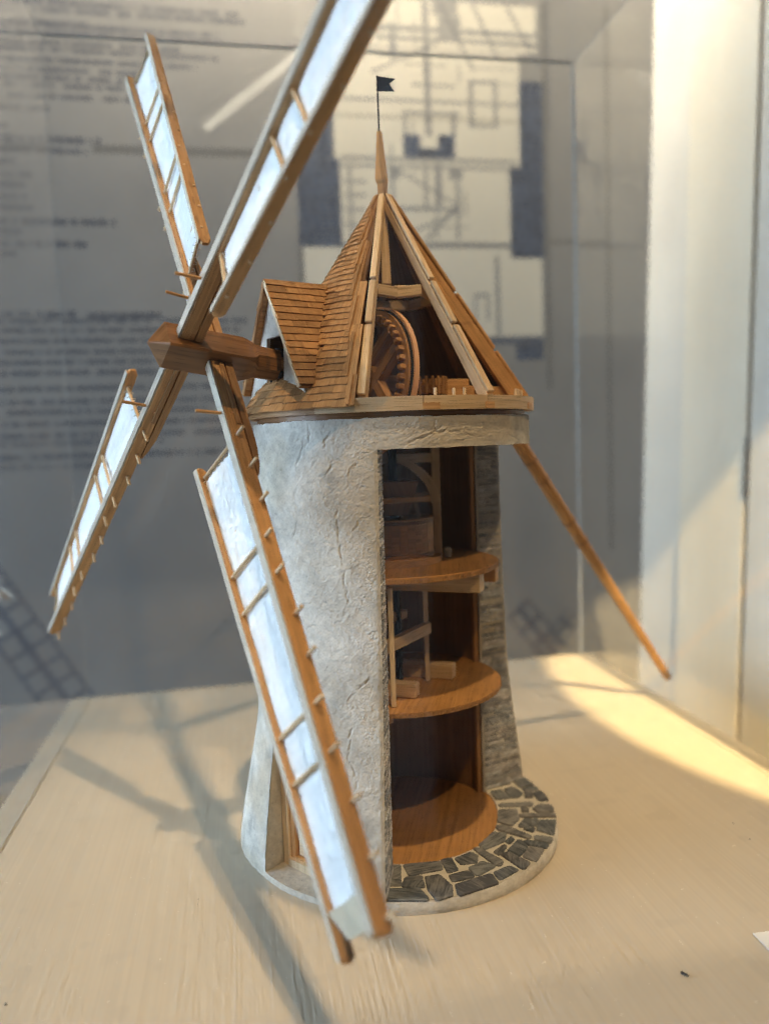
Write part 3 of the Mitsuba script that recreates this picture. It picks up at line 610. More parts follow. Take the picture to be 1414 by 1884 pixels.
# ---- floors and their timbers
def ang(a): return math.radians(a)
mb = MB(); disc_mesh(mb, 0, .002, ZR - .0006, fn=lambda a: rin(a) - .0014 if (a + 180) % 360 - 180 < AZR + 3 and (a + 180) % 360 - 180 > -101 else .079, tone=4, grain=ang(80)); mb.obj(f'{W}__ground_floor', 'wood_floor', label='orange brown round ground floor')
def plank_floor(key, z, R, th, tone, grain):
    mb = MB(); disc_mesh(mb, R, z - th, z, n=128, tone=tone, grain=grain)
    k = mb.obj(key, 'wood_floor'); return k
f2 = plank_floor(f'{W}__floor', .1250, .0806, .0036, 9, ang(78))
f1 = plank_floor(f'{W}__floor', .2215, .0806, .0040, 21, ang(85))
for z, th, key, n in ((.1250, .0036, f2, 0), (.2215, .0040, f1, 0)):      # sawn edge: a row of short end-grain blocks
    for i, a in enumerate(np.arange(-98, 26, 1.55)):
        mb = MB(); w = 1.55 * rng.uniform(.42, .8)
        arc_block(mb, .0804, .0806 + rng.uniform(.0003, .0010), a, a + w, z - th + rng.uniform(0, .0006), z - rng.uniform(.0004, .001), step=1.5)
        mb.obj(f'{key}__edge_block', 'wood_mid')
# joists below the upper floor (their sawn ends show in the opening)
def joist(key, mat, az0, r0, az1, r1, z, w, h, **k):
    return one_beam(key, mat, pol(r0, az0, z), pol(r1, az1, z), [0, 0, 1], w, h, bev=.0006, **k)
jz = .2215 - .0042 - .0072
one_beam(f'{f1}__joist', 'wood_light', V(-.06, .002, jz), V(.0630, -.0435, jz), [0, 0, 1], .0135, .0142)
one_beam(f'{f1}__joist', 'wood_orange', V(-.05, .045, jz), V(.0800, -.0035, jz), [0, 0, 1], .0110, .0140)
one_beam(f'{f2}__joist', 'wood_orange', V(-.06, .01, .1250 - .0096), V(-.010, -.060, .1250 - .0096), [0, 0, 1], .009, .0115)
# sleepers lying on the middle floor, posts and rail of the bridging frame
def sleeper(a, b, w=.0105, h=.0105): return one_beam(f'{W}__sleeper', 'wood_light', a, b, [0, 0, 1], w, h, bev=.0007)
sleeper(V(-.055, -.022, .1305), V(.0125, -.046, .1305)); sleeper(V(-.045, .030, .1308), V(.0440, -.002, .1308), .0120, .0115)
for p, z1, w in ((V(-.006, -.0665, .1253), .213, .0038), (V(.022, -.008, .1253), .2165, .0038), (V(-.02, .03, .1253), .2165, .0046)):
    one_beam(f'{W}__post', 'wood_pale', p, V(p[0], p[1], z1), [0, 1, 0], w, w)
one_beam(f'{W}__bridge_beam', 'wood_light', V(-.012, -.050, .1640), V(.024, -.006, .1685), [0, 0, 1], .006, .009)
one_beam(f'{W}__bridge_beam', 'wood_light', V(-.02, -.02, .178), V(.006, .004, .178), [0, 0, 1], .006, .007)
one_rod(f'{W}__iron_spindle', 'black_iron', V(.000, -.004, .126), V(.000, -.004, .217), .0028, n=10)
# upper floor: ring base, stave tub over the millstones, hoops, hopper frame, arched brace, post
mb = MB(); disc_mesh(mb, .0365, .2216, .2262, n=48, tone=12, grain=.4); stn = mb.obj(f'{W}__millstone_bed', 'wood_orange')
tub = None
RT = .0305
for i in range(30):
    a0 = i * 12.0; mb = MB(); arc_block(mb, RT - .002, RT + rng.uniform(0, .0004), a0 + .3, a0 + 11.7, .2263, .2570, step=4, tone=23)
    k = f'{W}__millstone_tub__stave'; mb.obj(k, 'wood_orange')
for z in (.2290, .2545):
    mb = MB(); arc_block(mb, RT - .0002, RT + .0011, 0, 360, z - .0012, z + .0012, step=6); mb.obj(f'{W}__millstone_tub__hoop', 'wood_dark')
mb = MB(); disc_mesh(mb, RT - .0018, .2545, .2563, n=40, tone=30); mb.obj(f'{W}__millstone_tub__lid', 'wood_mid')
for a in (-140, -70, 0, 70): one_beam(f'{W}__hopper__leg', 'wood_mid', pol(.020, a, .2564), pol(.015, a, .272), pol(1, a + 90, 0), .003, .003)
one_beam(f'{W}__hopper__rail', 'wood_orange', V(-.030, -.034, .2722), V(.028, -.020, .2722), [0, 0, 1], .0050, .0042)
one_beam(f'{W}__hopper__rail', 'wood_orange', V(-.030, .012, .2722), V(.034, .022, .2722), [0, 0, 1], .0050, .0042)
mb = MB(); prism(mb, [[V(x * .010, -.012 + y * .010, .2600) for x, y in ((-1, -1), (1, -1), (1, 1), (-1, 1))], [V(x * .019, -.012 + y * .016, .2860) for x, y in ((-1, -1), (1, -1), (1, 1), (-1, 1))]]); mb.obj(f'{W}__hopper__box', 'wood_dark')
one_rod(f'{W}__iron_spindle', 'black_iron', V(.000, -.004, .2565), V(.000, -.004, .352), .0036, n=10)
one_beam(f'{W}__crane_post', 'wood_pale', V(.0345, .010, .2220), V(.0345, .010, .3110), [0, 1, 0], .0066, .0066)
mb = MB()
arc = [(.034 - .062 * (1 - math.cos(t)), .2665 + .042 * math.sin(t)) for t in np.linspace(0, math.pi / 2, 9)]
prism(mb, [[V(x - .0034, .006, z - .001), V(x + .0034, .006, z + .002), V(x + .0034, .0125, z + .002), V(x - .0034, .0125, z - .001)] for x, z in arc]); mb.obj(f'{W}__arched_brace', 'wood_pale')
one_beam(f'{W}__crane_beam', 'wood_pale', V(-.03, .0092, .3030), V(.031, .0092, .3030), [0, 0, 1], .006, .0075)
one_rod(f'{W}__pin', 'thread', V(.043, .014, .2216), V(.043, .014, .2290), .003, n=10)

# ---- cap: curb, sill ring, rafters, roof shell
mb = MB(); arc_block(mb, .088, .1035, 0, 360, ZT - .001, .3368, step=5); mb.obj(f'{W}__curb', 'wood_dark', label='dark curb between tower and cap')
edges_ = [-118, -79.5, -54.5, -25, 12]
for a0, a1 in zip(edges_[:-1], edges_[1:]):
    mb = MB(); arc_block(mb, .0975, .1105, a0 + .15, a1 - .15, .3368, .3460, step=4); mb.obj(f'{W}__sill', 'wood_light')
mb = MB(); arc_block(mb, .0975, .1095, 12.1, 241.8, .3368, .3455, step=4); mb.obj(f'{W}__sill', 'wood_mid')
for a, w in ((-76.8, 6.0), (-53.5, 4.2), (-24.5, 5.5)):
    mb = MB(); arc_block(mb, .104, .1111, a - w / 2, a + w / 2, .3370, .3414, step=2); mb.obj(f'{W}__joint_block', 'wood_orange')
for a in (-74, -62, -66.5, -30, -27, -22):
    one_rod(f'{W}__dowel', 'wood_pale', pol(.1035, a, .3455), pol(.1035, a, .3455 + rng.uniform(.0035, .0062)), .0011, n=8)
ZA = .5106                                  # apex
def rc(z): return .1135 * (ZA - z) / (ZA - .3405)      # outer face of the roof cone
def rafter(key, mat, az, w, depth, rb, notches=(.4315, .3975), strip='wood_light'):
    a, b = pol(rb, az, .3462), pol(.0032, az, ZA - .0055)
    nrm = unit(np.cross(b - a, pol(1, az + 90, 0)));
    if nrm[2] < 0: nrm = -nrm
    k = one_beam(key, mat, a - nrm * depth / 2, b - nrm * depth / 2, nrm, w, depth, w * .62, depth * .7)
    z = [.3465] + sorted(notches) + [ZA - .006]
    for z0, z1 in zip(z[:-1], z[1:]):
        f = lambda zz: a + (b - a) * ((zz - a[2]) / (b[2] - a[2]))
        ww = w * (1 - .38 * (z0 - .3465) / (ZA - .3465))
        off = .0013 if z1 < .45 else .0013
        one_beam(f'{k}__cap_strip', strip, f(z0 + .0010) + nrm * off, f(z1 - .0010) + nrm * off, nrm, ww * .96, .0026, ww * .9, .0024)
    return k
rafter(f'{W}__rafter', 'wood_light', -101.0, .0060, .0072, .1050)
rafter(f'{W}__rafter', 'wood_light', -50.5, .0062, .0080, .1060)
rafter(f'{W}__rafter', 'wood_orange', 5.0, .0100, .0110, .1085, notches=(.43, .385), strip='wood_orange')
rafter(f'{W}__rafter', 'wood_mid', 40.0, .0070, .0080, .1010, strip='wood_mid')
rafter(f'{W}__rafter', 'wood_mid', 95.0, .0070, .0080, .1010, strip='wood_mid')
rafter(f'{W}__rafter', 'wood_mid', 150.0, .0070, .0080, .1010, strip='wood_mid')
rafter(f'{W}__rafter', 'wood_mid', 205.0, .0070, .0080, .1010, strip='wood_mid')
# king post, collar timbers and a crown block
one_beam(f'{W}__king_post', 'wood_light', V(.0005, -.001, .4375), V(0, 0, .503), [0, 1, 0], .0072, .0072, .005, .005)
zc = .4270; rcl = lambda: rc(zc) - .009
P = [pol(.0405, a, zc) for a in (-101, -50.5, 5, 60, 130, 200)]; P.insert(1, pol(.030, -76, zc - .001))
for a, b in zip(P[:-1], P[1:]): one_beam(f'{W}__collar', 'wood_light', a, b, [0, 0, 1], .0058, .0078)
one_beam(f'{W}__collar', 'wood_light', pol(.030, -76, zc + .001), pol(.042, -22, zc + .001), [0, 0, 1], .0054, .0066)
for p in (pol(.041, -101, zc), pol(.041, -50, zc + .001), pol(.027, -78, zc + .003)): one_rod(f'{W}__trenail', 'wood_pale', p, p + pol(.005, -75, .0005), .0009)
# roof boarding (shell) from the right-hand edge round the back to the left-hand edge
A = np.linspace(8.0, 252.0, 70); Zs = np.linspace(.3425, ZA - .004, 12)
v, uv = [], []
for sgn, off in ((0, -.0016), (1, -.0044)):
    for z in Zs:
        for a in A: v.append(pol(max(rc(z) + off, .0012), a, z)); uv.append((z, 7 + math.radians(a) * .1))
nA, nZ = len(A), len(Zs); N = nA * nZ
F = [grid_faces(nZ, nA), grid_faces(nZ, nA)[:, ::-1] + N]
for col in (0, nA - 1):
    i = np.arange(nZ - 1) * nA + col; F.append(np.vstack([np.stack([i, i + nA, i + nA + N], 1), np.stack([i, i + nA + N, i + N], 1)]))
i = np.arange(nA - 1); F.append(np.vstack([np.stack([i, i + 1, i + 1 + N], 1), np.stack([i, i + 1 + N, i + N], 1)]))
roof = obj(f'{W}__roof', trimesh.Trimesh(v, np.vstack(F), process=False), 'wood_lining', False, uv=np.array(uv), label='conical cap roof covered in brown wooden shingles')

def cone_plate(mb, a0, a1, z0, z1, o0, o1, th0, th1, tone=None):
    """a thin plate lying on the roof cone, offset o0 at its lower and o1 at its upper edge"""
    n = max(1, int(round(abs(a1 - a0) / 6)))
    tone = rng.randrange(1, 60) if tone is None else tone
    sl = unit(V(.1135, 0, -(ZA - .3405)))       # down the slope, in (r, z)
    nr, nz = unit([ZA - .3405, .1135])
    def P(a, z, o): return pol(rc(z) + nr * o, a, z + nz * o)
    AA = np.linspace(a0, a1, n + 1); 
    for k in range(n):
        b, c = AA[k], AA[k + 1]
        w0, w1 = math.radians(b - a0) * rc(z0), math.radians(c - a0) * rc(z0)
        L = math.hypot(z1 - z0, rc(z0) - rc(z1))
        q = [P(b, z0, o0), P(c, z0, o0), P(c, z1, o1), P(b, z1, o1)]; d = [P(b, z0, o0 - th0), P(c, z0, o0 - th0), P(c, z1, o1 - th1), P(b, z1, o1 - th1)]
        t = [(0, tone + w0), (0, tone + w1), (L, tone + w1), (L, tone + w0)]
        mb.face(q, t); mb.face([d[0], d[1], q[1], q[0]], [(0, tone + w0), (0, tone + w1), (.002, tone + w1), (.002, tone + w0)])
        if k == 0: mb.face([d[3], d[0], q[0], q[3]], [t[3], t[0], (t[0][0], t[0][1] + .002), (t[3][0], t[3][1] + .002)])
        if k == n - 1: mb.face([d[1], d[2], q[2], q[1]], [t[1], t[2], (t[2][0], t[2][1] + .002), (t[1][0], t[1][1] + .002)])
# boards showing between the shingles' edge and the left rafter
for a0, a1, z0, z1, o in ((-118, -103.4, .3408, .3975, .0008), (-128, -105.0, .3980, .4310, .0004), (-142, -111.0, .4315, .4640, .0000), (-160, -118, .4645, .5020, -.0002)):
    mb = MB(); cone_plate(mb, a0, a1, z0, z1, o, o, .0016, .0016); mb.obj(f'{roof}__board', 'wood_mid' if z0 > .431 else 'wood_orange')
for z0, z1 in ((.3408, .3975), (.398, .431), (.4315, .505)):
    mb = MB(); cone_plate(mb, 7.2, 13.0, z0, z1 - .0006, .0010, .0010, .0030, .0030); mb.obj(f'{roof}__board', 'wood_orange')

for d0, d1, o in ((-.4, 1.9, .0016), (2.6, 4.0, .0006)):      # hip battens along the edge of the shingling
    zz_ = [.3412, .362, .392, .42, .445, .465, .49]; aa_ = np.interp(zz_, [.34, .362, .42, .465, .505], [-105, -106.6, -113.5, -124, -140])
    for z0, z1, a_ in zip(zz_[:-1], zz_[1:], (aa_[:-1] + aa_[1:]) / 2):
        k_ = .11 / rc(z0); mb = MB(); cone_plate(mb, a_ - d0 * k_ * .0, a_ + d1 * k_ * .8, z0, z1 - .0003, o, o, .0012, .0012); mb.obj(f'{roof}__batten', 'wood_shingle')
# dormer (storm hatch) through which the wind shaft passes
DD, EP = V(-0.8182815, -0.5748177, 0), V(0.5748177, -0.8182815, 0)     # outwards along the shaft, and to the viewer's right
ZRG, SL, HLW = .4332, 1.758, .0440                                       # ridge height, fall per metre sideways, half width
def hp(al, lat, z): return DD * al + EP * lat + V(0, 0, z)
def in_dormer(p, pad=0.0):
    lat = abs(p @ EP); return 0 < p @ DD < .0945 and p[2] < ZRG - SL * lat - pad and lat < HLW
def valley(z, lat):
    r = rc(z); return math.sqrt(max(r * r - lat * lat, 0)) if r > abs(lat) else 0.0
AF = .1052                                                               # front edge of the gable roof
shingles = []   # (size in view, mesh)
z, rows = .3398, 0
while z < ZA - .008:
    dz = .0051 - .0016 * (z - .34) / .17
    zt = min(z + dz * 1.9, ZA - .002)
    a = 10.0 + rng.random() * 4; aend = 360 + float(np.interp(z, [.34, .362, .42, .465, .505], [-105, -106.6, -113.5, -124, -140]))
    while a < aend:
        w = math.degrees(rng.uniform(.0085, .0150) / max(rc(z), .012))
        b = min(a + w, aend)
        if aend - b < w * .3: b = aend
        mid = pol(rc(z + dz * .5), (a + b) / 2, z + dz * .5)
        if not (in_dormer(mid, .002) and mid @ DD > 0):
            j = rng.uniform(-.0005, .0005); lift = rng.uniform(0, .0005)
            az = ((a + b) / 2 + 180) % 360 - 180
            shingles.append((az, z, lambda mb, a=a, b=b, z=z, zt=zt, j=j, lift=lift: cone_plate(mb, a + .05, b - .05, z + j, zt, .0016 + lift * .7, .0003, .0009, .0004)))
        a = b
    z += dz; rows += 1
# dormer slopes: courses parallel to the ridge, running back to the valley
def dorm_plate(mb, s, al0, al1, z0, z1, o0, o1, th):
    n_ = unit(EP * s * SL + V(0, 0, 1)); tone = rng.randrange(1, 60)
    P = lambda al, z, o: hp(al, s * (ZRG - z) / SL, z) + n_ * o
    q = [P(al0[0], z0, o0), P(al1, z0, o0), P(al1, z1, o1), P(al0[1], z1, o1)]; d = [P(al0[0], z0, o0 - th), P(al1, z0, o0 - th), P(al1, z1, o1 - th * .4), P(al0[1], z1, o1 - th * .4)]
    if s < 0: q, d = q[::-1], d[::-1]; q = [q[1 + 1], q[1], q[0], q[3]][0:0] or q
    t = [(p[2] * 1.15, tone + (p @ DD)) for p in q]; td = [(p[2] * 1.15 + .001, tone + (p @ DD) + .001) for p in d]
    mb.face(q, t)
    for i in range(4):
        j = (i + 1) % 4; mb.face([d[i], d[j], q[j], q[i]], [td[i], td[j], t[j], t[i]])
dz, zz = .0051, ZRG - .0765
for s in (1, -1):
    z = zz
    while z < ZRG - .0012:
        zt = min(z + dz * 1.75, ZRG); lat0, lat1 = (ZRG - z) / SL, (ZRG - zt) / SL
        v0, v1 = valley(z, lat0) - .0012, valley(zt, lat1) - .0012
        al = AF + rng.uniform(-.0006, .0006)
        first = True
        while al > v0 + .001:
            w = rng.uniform(.009, .016); nx = al - w
            if nx < v0 + .006: nx = None
            back = (v0, v1) if nx is None else (nx + .0002, nx + .0002)
            j = rng.uniform(-.0003, .0003); lf = rng.uniform(0, .0003)
            shingles.append((-125 if s > 0 else 200, z - .2 if s > 0 else z, lambda mb, s=s, back=back, al=al, z=z, zt=zt, j=j, lf=lf: dorm_plate(mb, s, back, al, z + j, zt, .0015 + lf * .7, .0003, .0009)))
            if nx is None: break
            al = nx
        z += dz
front = sorted([s for s in shingles if -192 < (s[0] if s[0] < 60 else s[0] - 360) < -100], key=lambda s: s[1])
ids = {id(s) for s in front[:299]}
rest = MB()
for s in shingles:
    if id(s) in ids:
        mb = MB(); s[2](mb); mb.obj(f'{roof}__shingle', 'wood_shingle')
    else: s[2](rest)
rest.obj(f'{roof}__shingles', 'wood_shingle', kind='stuff')
# dormer boarding, gable wall with its opening, barge edges
mb = MB()
for s in (1, -1):
    n_ = unit(EP * s * SL + V(0, 0, 1))
    q = [hp(.05, s * HLW, ZRG - SL * HLW) - n_ * .0003, hp(AF - .0008, s * HLW, ZRG - SL * HLW) - n_ * .0003, hp(AF - .0008, 0, ZRG - .0004), hp(.05, 0, ZRG - .0004)]
    d = [p - n_ * .0022 for p in q]
    for f in (q, d, [q[0], q[1], d[1], d[0]], [q[1], q[2], d[2], d[1]]): mb.face(f, [(p @ DD, 3 + p[2]) for p in f])
dm = mb.obj(f'{W}__dormer', 'wood_mid', label='shingled gable dormer where the wind shaft enters the cap')
for s in (1, -1): 
    n_ = unit(EP * s * SL + V(0, 0, 1))
    one_beam(f'{dm}__barge_board', 'wood_pale' if s > 0 else 'wood_mid', hp(AF - .0006, s * HLW * .998, ZRG - SL * HLW) - n_ * .0012, hp(AF - .0006, s * .0006, ZRG - .0008) - n_ * .0012, DD, .0036, .0016)
def gable():
    outer_ = sg.Polygon([(-.0415, .352), (.0415, .352), (0, ZRG - .0035)]).intersection(sg.box(-.1, .352, .1, .5))
    g = outer_.difference(sg.Polygon([(-.0135, .3620), (.0125, .3620), (.0150, .3935), (-.0105, .3935)]))
    return g
g3 = trimesh.creation.extrude_polygon(gable(), .003, engine='earcut')
gv = np.array([hp(.0965 + p[2], p[0], p[1]) for p in g3.vertices])
obj(f'{dm}__gable_wall', trimesh.Trimesh(gv, g3.faces, process=False), 'plaster', label='white plastered gable wall with a square opening')
mb = MB(); box8(mb, [hp(.06, -.02, .352), hp(.0955, -.02, .352), hp(.0955, .02, .352), hp(.06, .02, .352), hp(.06, -.02, .3535), hp(.0955, -.02, .3535), hp(.0955, .02, .3535), hp(.06, .02, .3535)]); mb.obj(f'{dm}__sill', 'wood_lining')

# spire, flag pole and swallow-tailed flag
mb = MB()
sq = lambda w, z, x=0.0: [V(x, 0, z) + V(math.cos(t), math.sin(t), 0) * w * .7071 for t in np.radians([25, 115, 205, 295])]
prism(mb, [sq(.0056, .5060), sq(.0064, .5130), sq(.0076, .5148, -.0004), sq(.0078, .5162, -.0005), sq(.0030, .5520, -.0010)]); mb.obj(f'{W}__spire', 'wood_orange', label='tapered wooden spire on the roof apex')
one_rod(f'{W}__flag_pole', 'black_iron', V(-.001, 0, .5515), V(-.0012, 0, .5925), .00062, n=8)
fl = sg.Polygon([(0, 0), (.0142, -.0048), (.0098, -.0076), (.0136, -.0138), (0, -.0108)])
g3 = trimesh.creation.extrude_polygon(fl, .0005, engine='earcut')
fv = np.array([V(-.0012, 0, .5925) + V(.94, -.34, 0) * p[0] + V(0, 0, 1) * p[1] + V(.34, .94, 0) * (p[2] + .0011 * math.sin(p[0] * 420)) for p in g3.vertices])
obj(f'{W}__flag', trimesh.Trimesh(fv, g3.faces, process=False), 'black_iron', label='black swallow-tailed flag')

# ---- wind shaft, brake wheel, stocks and sails
PHI, TAU, ZS0, PSI = 3.7539740, 0.1401262, 0.3595654, 0.7065980
WA = V(math.cos(PHI) * math.cos(TAU), math.sin(PHI) * math.cos(TAU), math.sin(TAU))
e_ = unit(np.cross([0, 0, 1], WA)); g_ = np.cross(WA, e_)
UA = math.cos(PSI) * e_ + math.sin(PSI) * g_; VA = -np.cross(WA, UA)
O = V(0, 0, ZS0); SA, SB, LS = .1700, .1479, .3654
def ngon(s, r, n=8, rot=22.5, sq=None):
    c = O + WA * s
    return [c + r * (math.cos(math.radians(rot + 360 / n * i)) * UA + math.sin(math.radians(rot + 360 / n * i)) * -VA) for i in range(n)]
def sqoct(s, h, b):     # chamfered square in the shaft frame
    c = O + WA * s
    return [c + UA * x + -VA * y for x, y in ((h, -h + b), (h, h - b), (h - b, h), (-h + b, h), (-h, h - b), (-h, -h + b), (-h + b, -h), (h - b, -h))]
mb = MB()
prism(mb, [ngon(-.05, .0085), ngon(.080, .0108), sqoct(.0985, .0104, .0060), sqoct(.118, .0108, .0062), sqoct(.1215, .0106, .0026), sqoct(.127, .0112, .0012), sqoct(.1820, .0110, .0012), sqoct(.1915, .0010, .0004)], tone=15)
ws = mb.obj(f'{W}__wind_shaft', 'wood_dark', label='dark walnut wind shaft with square poll end')
for i in range(9):
    a = 360 / 9 * i; c0 = O + WA * .088; d = math.cos(math.radians(a)) * UA + math.sin(math.radians(a)) * VA
    one_beam(f'{ws}__wedge', 'wood_mid' if i % 2 else 'black_iron', c0 + d * .0110, c0 + WA * .013 + d * .0116, d, .0058, .0026, .0062, .0014)
# brake wheel
SW = .020
def warc(key, mat, r0, r1, s0, s1, n=56):
    mb = MB(); A = np.arange(n + 1) * 2 * math.pi / n
    c = lambda r, s, a: O + WA * s + r * (math.cos(a) * EPw + math.sin(a) * GP)
    prism(mb, [[c(r0, s0, a), c(r0, s1, a), c(r1, s1, a), c(r1, s0, a)] for a in A], caps=False); return mb.obj(key, mat)
EPw = unit(EP - WA * (EP @ WA)); GP = np.cross(WA, EPw)
bw = warc(f'{W}__brake_wheel', 'wood_mid', .0435, .0545, SW - .003, SW + .003)
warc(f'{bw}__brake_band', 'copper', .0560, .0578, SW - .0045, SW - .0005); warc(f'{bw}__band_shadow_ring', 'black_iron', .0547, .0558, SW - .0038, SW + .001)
for i in range(44):
    a = 2 * math.pi * i / 44; d = math.cos(a) * EPw + math.sin(a) * GP
    one_beam(f'{bw}__cog', 'wood_mid', O + WA * (SW + .0025) + d * .0485, O + WA * (SW + .0072) + d * .0485, d, .0040, .0056, .0034, .0046)
for i, (d, t) in enumerate(((EPw + GP, EPw - GP), (EPw - GP, EPw + GP))):
    d, t = unit(d), unit(t)
    for s in (-1, 1): one_beam(f'{bw}__arm', 'wood_mid', O + WA * SW - d * .044 + t * s * .0085, O + WA * SW + d * .044 + t * s * .0085, WA, .0085, .0075)
# wallower and blocks behind it inside the cap
cw = V(.028, .004, .3560)
mb = MB(); disc_mesh(mb, .016, -.003, .003, n=32); mm, uu = mb.out(); obj(f'{W}__wallower', (mm[0] + cw, mm[1]), 'wood_dark', False, uu)
for i in range(20):
    p = cw + pol(.0165, i * 18, -.004); one_rod(f'{W}__wallower__stave', 'wood_mid', p, p + V(0, 0, .014), .0013, n=6)
for x, y, w, d, h in ((.052, .012, .020, .016, .0180), (.064, .006, .012, .012, .0120), (.072, -.002, .009, .010, .0090), (.086, .012, .014, .016, .0110)):
    one_beam(f'{W}__tail_block', 'wood_orange', V(x - w / 2, y, .3462 + h / 2), V(x + w / 2, y + .003, .3462 + h / 2), [0, 0, 1], d, h)
mb = MB(); disc_mesh(mb, .098, .3400, .3445, tone=8); mb.obj(f'{W}__cap_floor', 'wood_lining')

def taper(s): return np.interp(s, [0, .08, LS], [0, 0, 1])
SW0, SW1, SD0, SD1 = .0074, .0056, .0100, .0098       # whip: breadth and depth at the root and at the tip
CH_, BT0, BT1, H0, H1 = .0422, .1691, -.1048, .0636, .3667
BARS = [.0776 + .0256 * k for k in range(12)]
FRONT = (3, 4, 7, 8)
def build_sail(name, sgn, axis, plane, lab, ori, cloth_end=.349, H0=H0):
    a = axis * sgn; t = -np.cross(WA, a); B = O + WA * plane
    f = lambda s: np.clip((s - H0) / (H1 - H0), 0, 1)
    def cd(s):                     # chord direction (from whip to hemlath) and the sail's normal, twisting along the whip
        b = BT0 + (BT1 - BT0) * f(s); return t * math.cos(b) + WA * math.sin(b), WA * math.cos(b) - t * math.sin(b)
    def whip_ring(s, br, dp):
        return rect_ring(B + a * s, t, WA, br, dp, .0007) if True else None
    mb = MB(); ss = [-.020, .02, .08, .16, .24, .32, LS - .0012, LS]
    rings = []
    for s in ss:
        k = max(0, min(1, (s - .05) / (LS - .05))); sh = .7 if s == LS else 1
        br, dp = (SW0 + (SW1 - SW0) * k) * sh, (SD0 + (SD1 - SD0) * k) * sh
        c = B + a * s
        y, z, b = br / 2, dp / 2, .0008
        rings.append([c + t * p + WA * q for p, q in ((-y + b, -z), (y - b, -z), (y, -z + b), (y, z - b), (y - b, z), (-y + b, z), (-y, z - b), (-y, -z + b))])
    if np.dot(np.cross(t, WA), a) < 0: rings = [r[::-1] for r in rings]
    prism(mb, rings, tone=17 + ori * 7)
    key = mb.obj(f'{W}__sail', 'wood_orange', label=lab)
    # pale facing strip on the front of the whip
    mb = MB(); rings = []
    for s in (-.018, .08, .2, .3, LS - .002):
        k = max(0, min(1, (s - .05) / (LS - .05))); br, dp = SW0 + (SW1 - SW0) * k, SD0 + (SD1 - SD0) * k
        c = B + a * s; rings.append([c + t * (br / 2 - .0003) + WA * (dp / 2 - .0002), c + t * (br / 2 - .0003) + WA * (dp / 2 + .0010), c - t * (br / 2 - .0003) + WA * (dp / 2 + .0010), c - t * (br / 2 - .0003) + WA * (dp / 2 - .0002)])
    if np.dot(np.cross(rings[0][1] - rings[0][0], rings[0][2] - rings[0][1]), a) < 0: rings = [r[::-1] for r in rings]
    prism(mb, rings, tone=40 + ori); mb.obj(f'{key}__facing', 'wood_bleached')
    # hemlath
    mb = MB(); rings = []
    ss = [H0 - .002, H0 + .0015] + list(np.linspace(H0 + .02, H1 - .02, 8)) + [H1 - .0015, H1 + .001]
    for i, s in enumerate(ss):
        c_, n_ = cd(s); wob = .0003 * math.sin(s * 70 + ori); c = B + a * s + c_ * (CH_ + wob)
        sh = .55 if i in (0, len(ss) - 1) else 1.0
        y, z, b = .0021 * sh, .0040 * sh, .0006
        rings.append([c + c_ * p + n_ * q for p, q in ((-y + b, -z), (y - b, -z), (y, -z + b), (y, z - b), (y - b, z), (-y + b, z), (-y, z - b), (-y, -z + b))])
    if np.dot(np.cross(t, WA), a) < 0: rings = [r[::-1] for r in rings]
    prism(mb, rings, tone=20 + ori * 5); mb.obj(f'{key}__hemlath', 'wood_orange')
    mb = MB(); rings = []
    for s in np.linspace(H0, H1 - .001, 9):
        c_, n_ = cd(s); c = B + a * s + c_ * (CH_ + .0003 * math.sin(s * 70 + ori)); rings.append([c + c_ * .0020 + n_ * .0038, c + c_ * .0020 + n_ * .0046, c - c_ * .0020 + n_ * .0046, c - c_ * .0020 + n_ * .0038])
    if np.dot(np.cross(rings[0][1] - rings[0][0], rings[0][2] - rings[0][1]), a) < 0: rings = [r[::-1] for r in rings]
    prism(mb, rings, tone=44 + ori); mb.obj(f'{key}__hemlath_facing', 'wood_bleached')
    # sail bars: dowels through whip and hemlath, their ends standing out of the whip
    for k, s in enumerate(BARS[:12]):
        c_, n_ = cd(s); wp = (SW0 + (SW1 - SW0) * s / LS) / 2
        o_ = n_ * (.0016 if k in FRONT else -.0020 if k else .0004)
        if k == 11: p0, p1 = B + a * s - t * (wp + .0088), B + a * s + c_ * .004
        else: p0, p1 = B + a * s - t * (wp + rng.uniform(.0078, .0100)) + a * rng.uniform(-.0006, .0006), B + a * s + c_ * (CH_ + .0030)
        one_rod(f'{key}__bar', 'wood_light', p0 + o_, p1 + o_, .00118, n=8)
    # cloth, woven behind the front bars and over the others
    ns, nc = 150, 22; v, uv = [], []
    s0, s1 = BARS[0] + .0035, cloth_end
    for i in range(ns):
        s = s0 + (s1 - s0) * i / (ns - 1)
        c_, n_ = cd(s)
        off = .0003 - .0005 * sum(math.exp(-((s - BARS[k]) / .006) ** 2) for k in FRONT)
        for j in range(nc):
            x = j / (nc - 1); w0 = SW0 / 2 - .0006
            cc = w0 + (CH_ - .0018 - w0) * x
            fr = math.sin(j * 2.3 + ori) * .0007 * math.exp(-i / 3.0)                      # frayed inner hem
            puf = math.sin(math.pi * x) * (.0004 * math.sin(s * 75 + ori) + .0001)
            wr = .0009 * (meshkit.fbm(V(s * 40, x * 3.2 + ori * 9, 0)[None], 3, 5)[0] - .5) * 2 + .0011 * (meshkit.fbm(V(s * 160, x * 9 + s * 260, ori)[None], 2, 6)[0] - .5)
            v.append(B + a * (s + fr) + c_ * cc + n_ * (off + puf + wr * math.sin(math.pi * min(max(x, .03), .97)))); uv.append((s, x * CH_))
    obj(f'{key}__cloth', trimesh.Trimesh(v, grid_faces(ns, nc), process=False), 'sail_cloth', smooth=True, uv=np.array(uv))
    # the turned-under tail of the cloth
    c_, n_ = cd(s1)
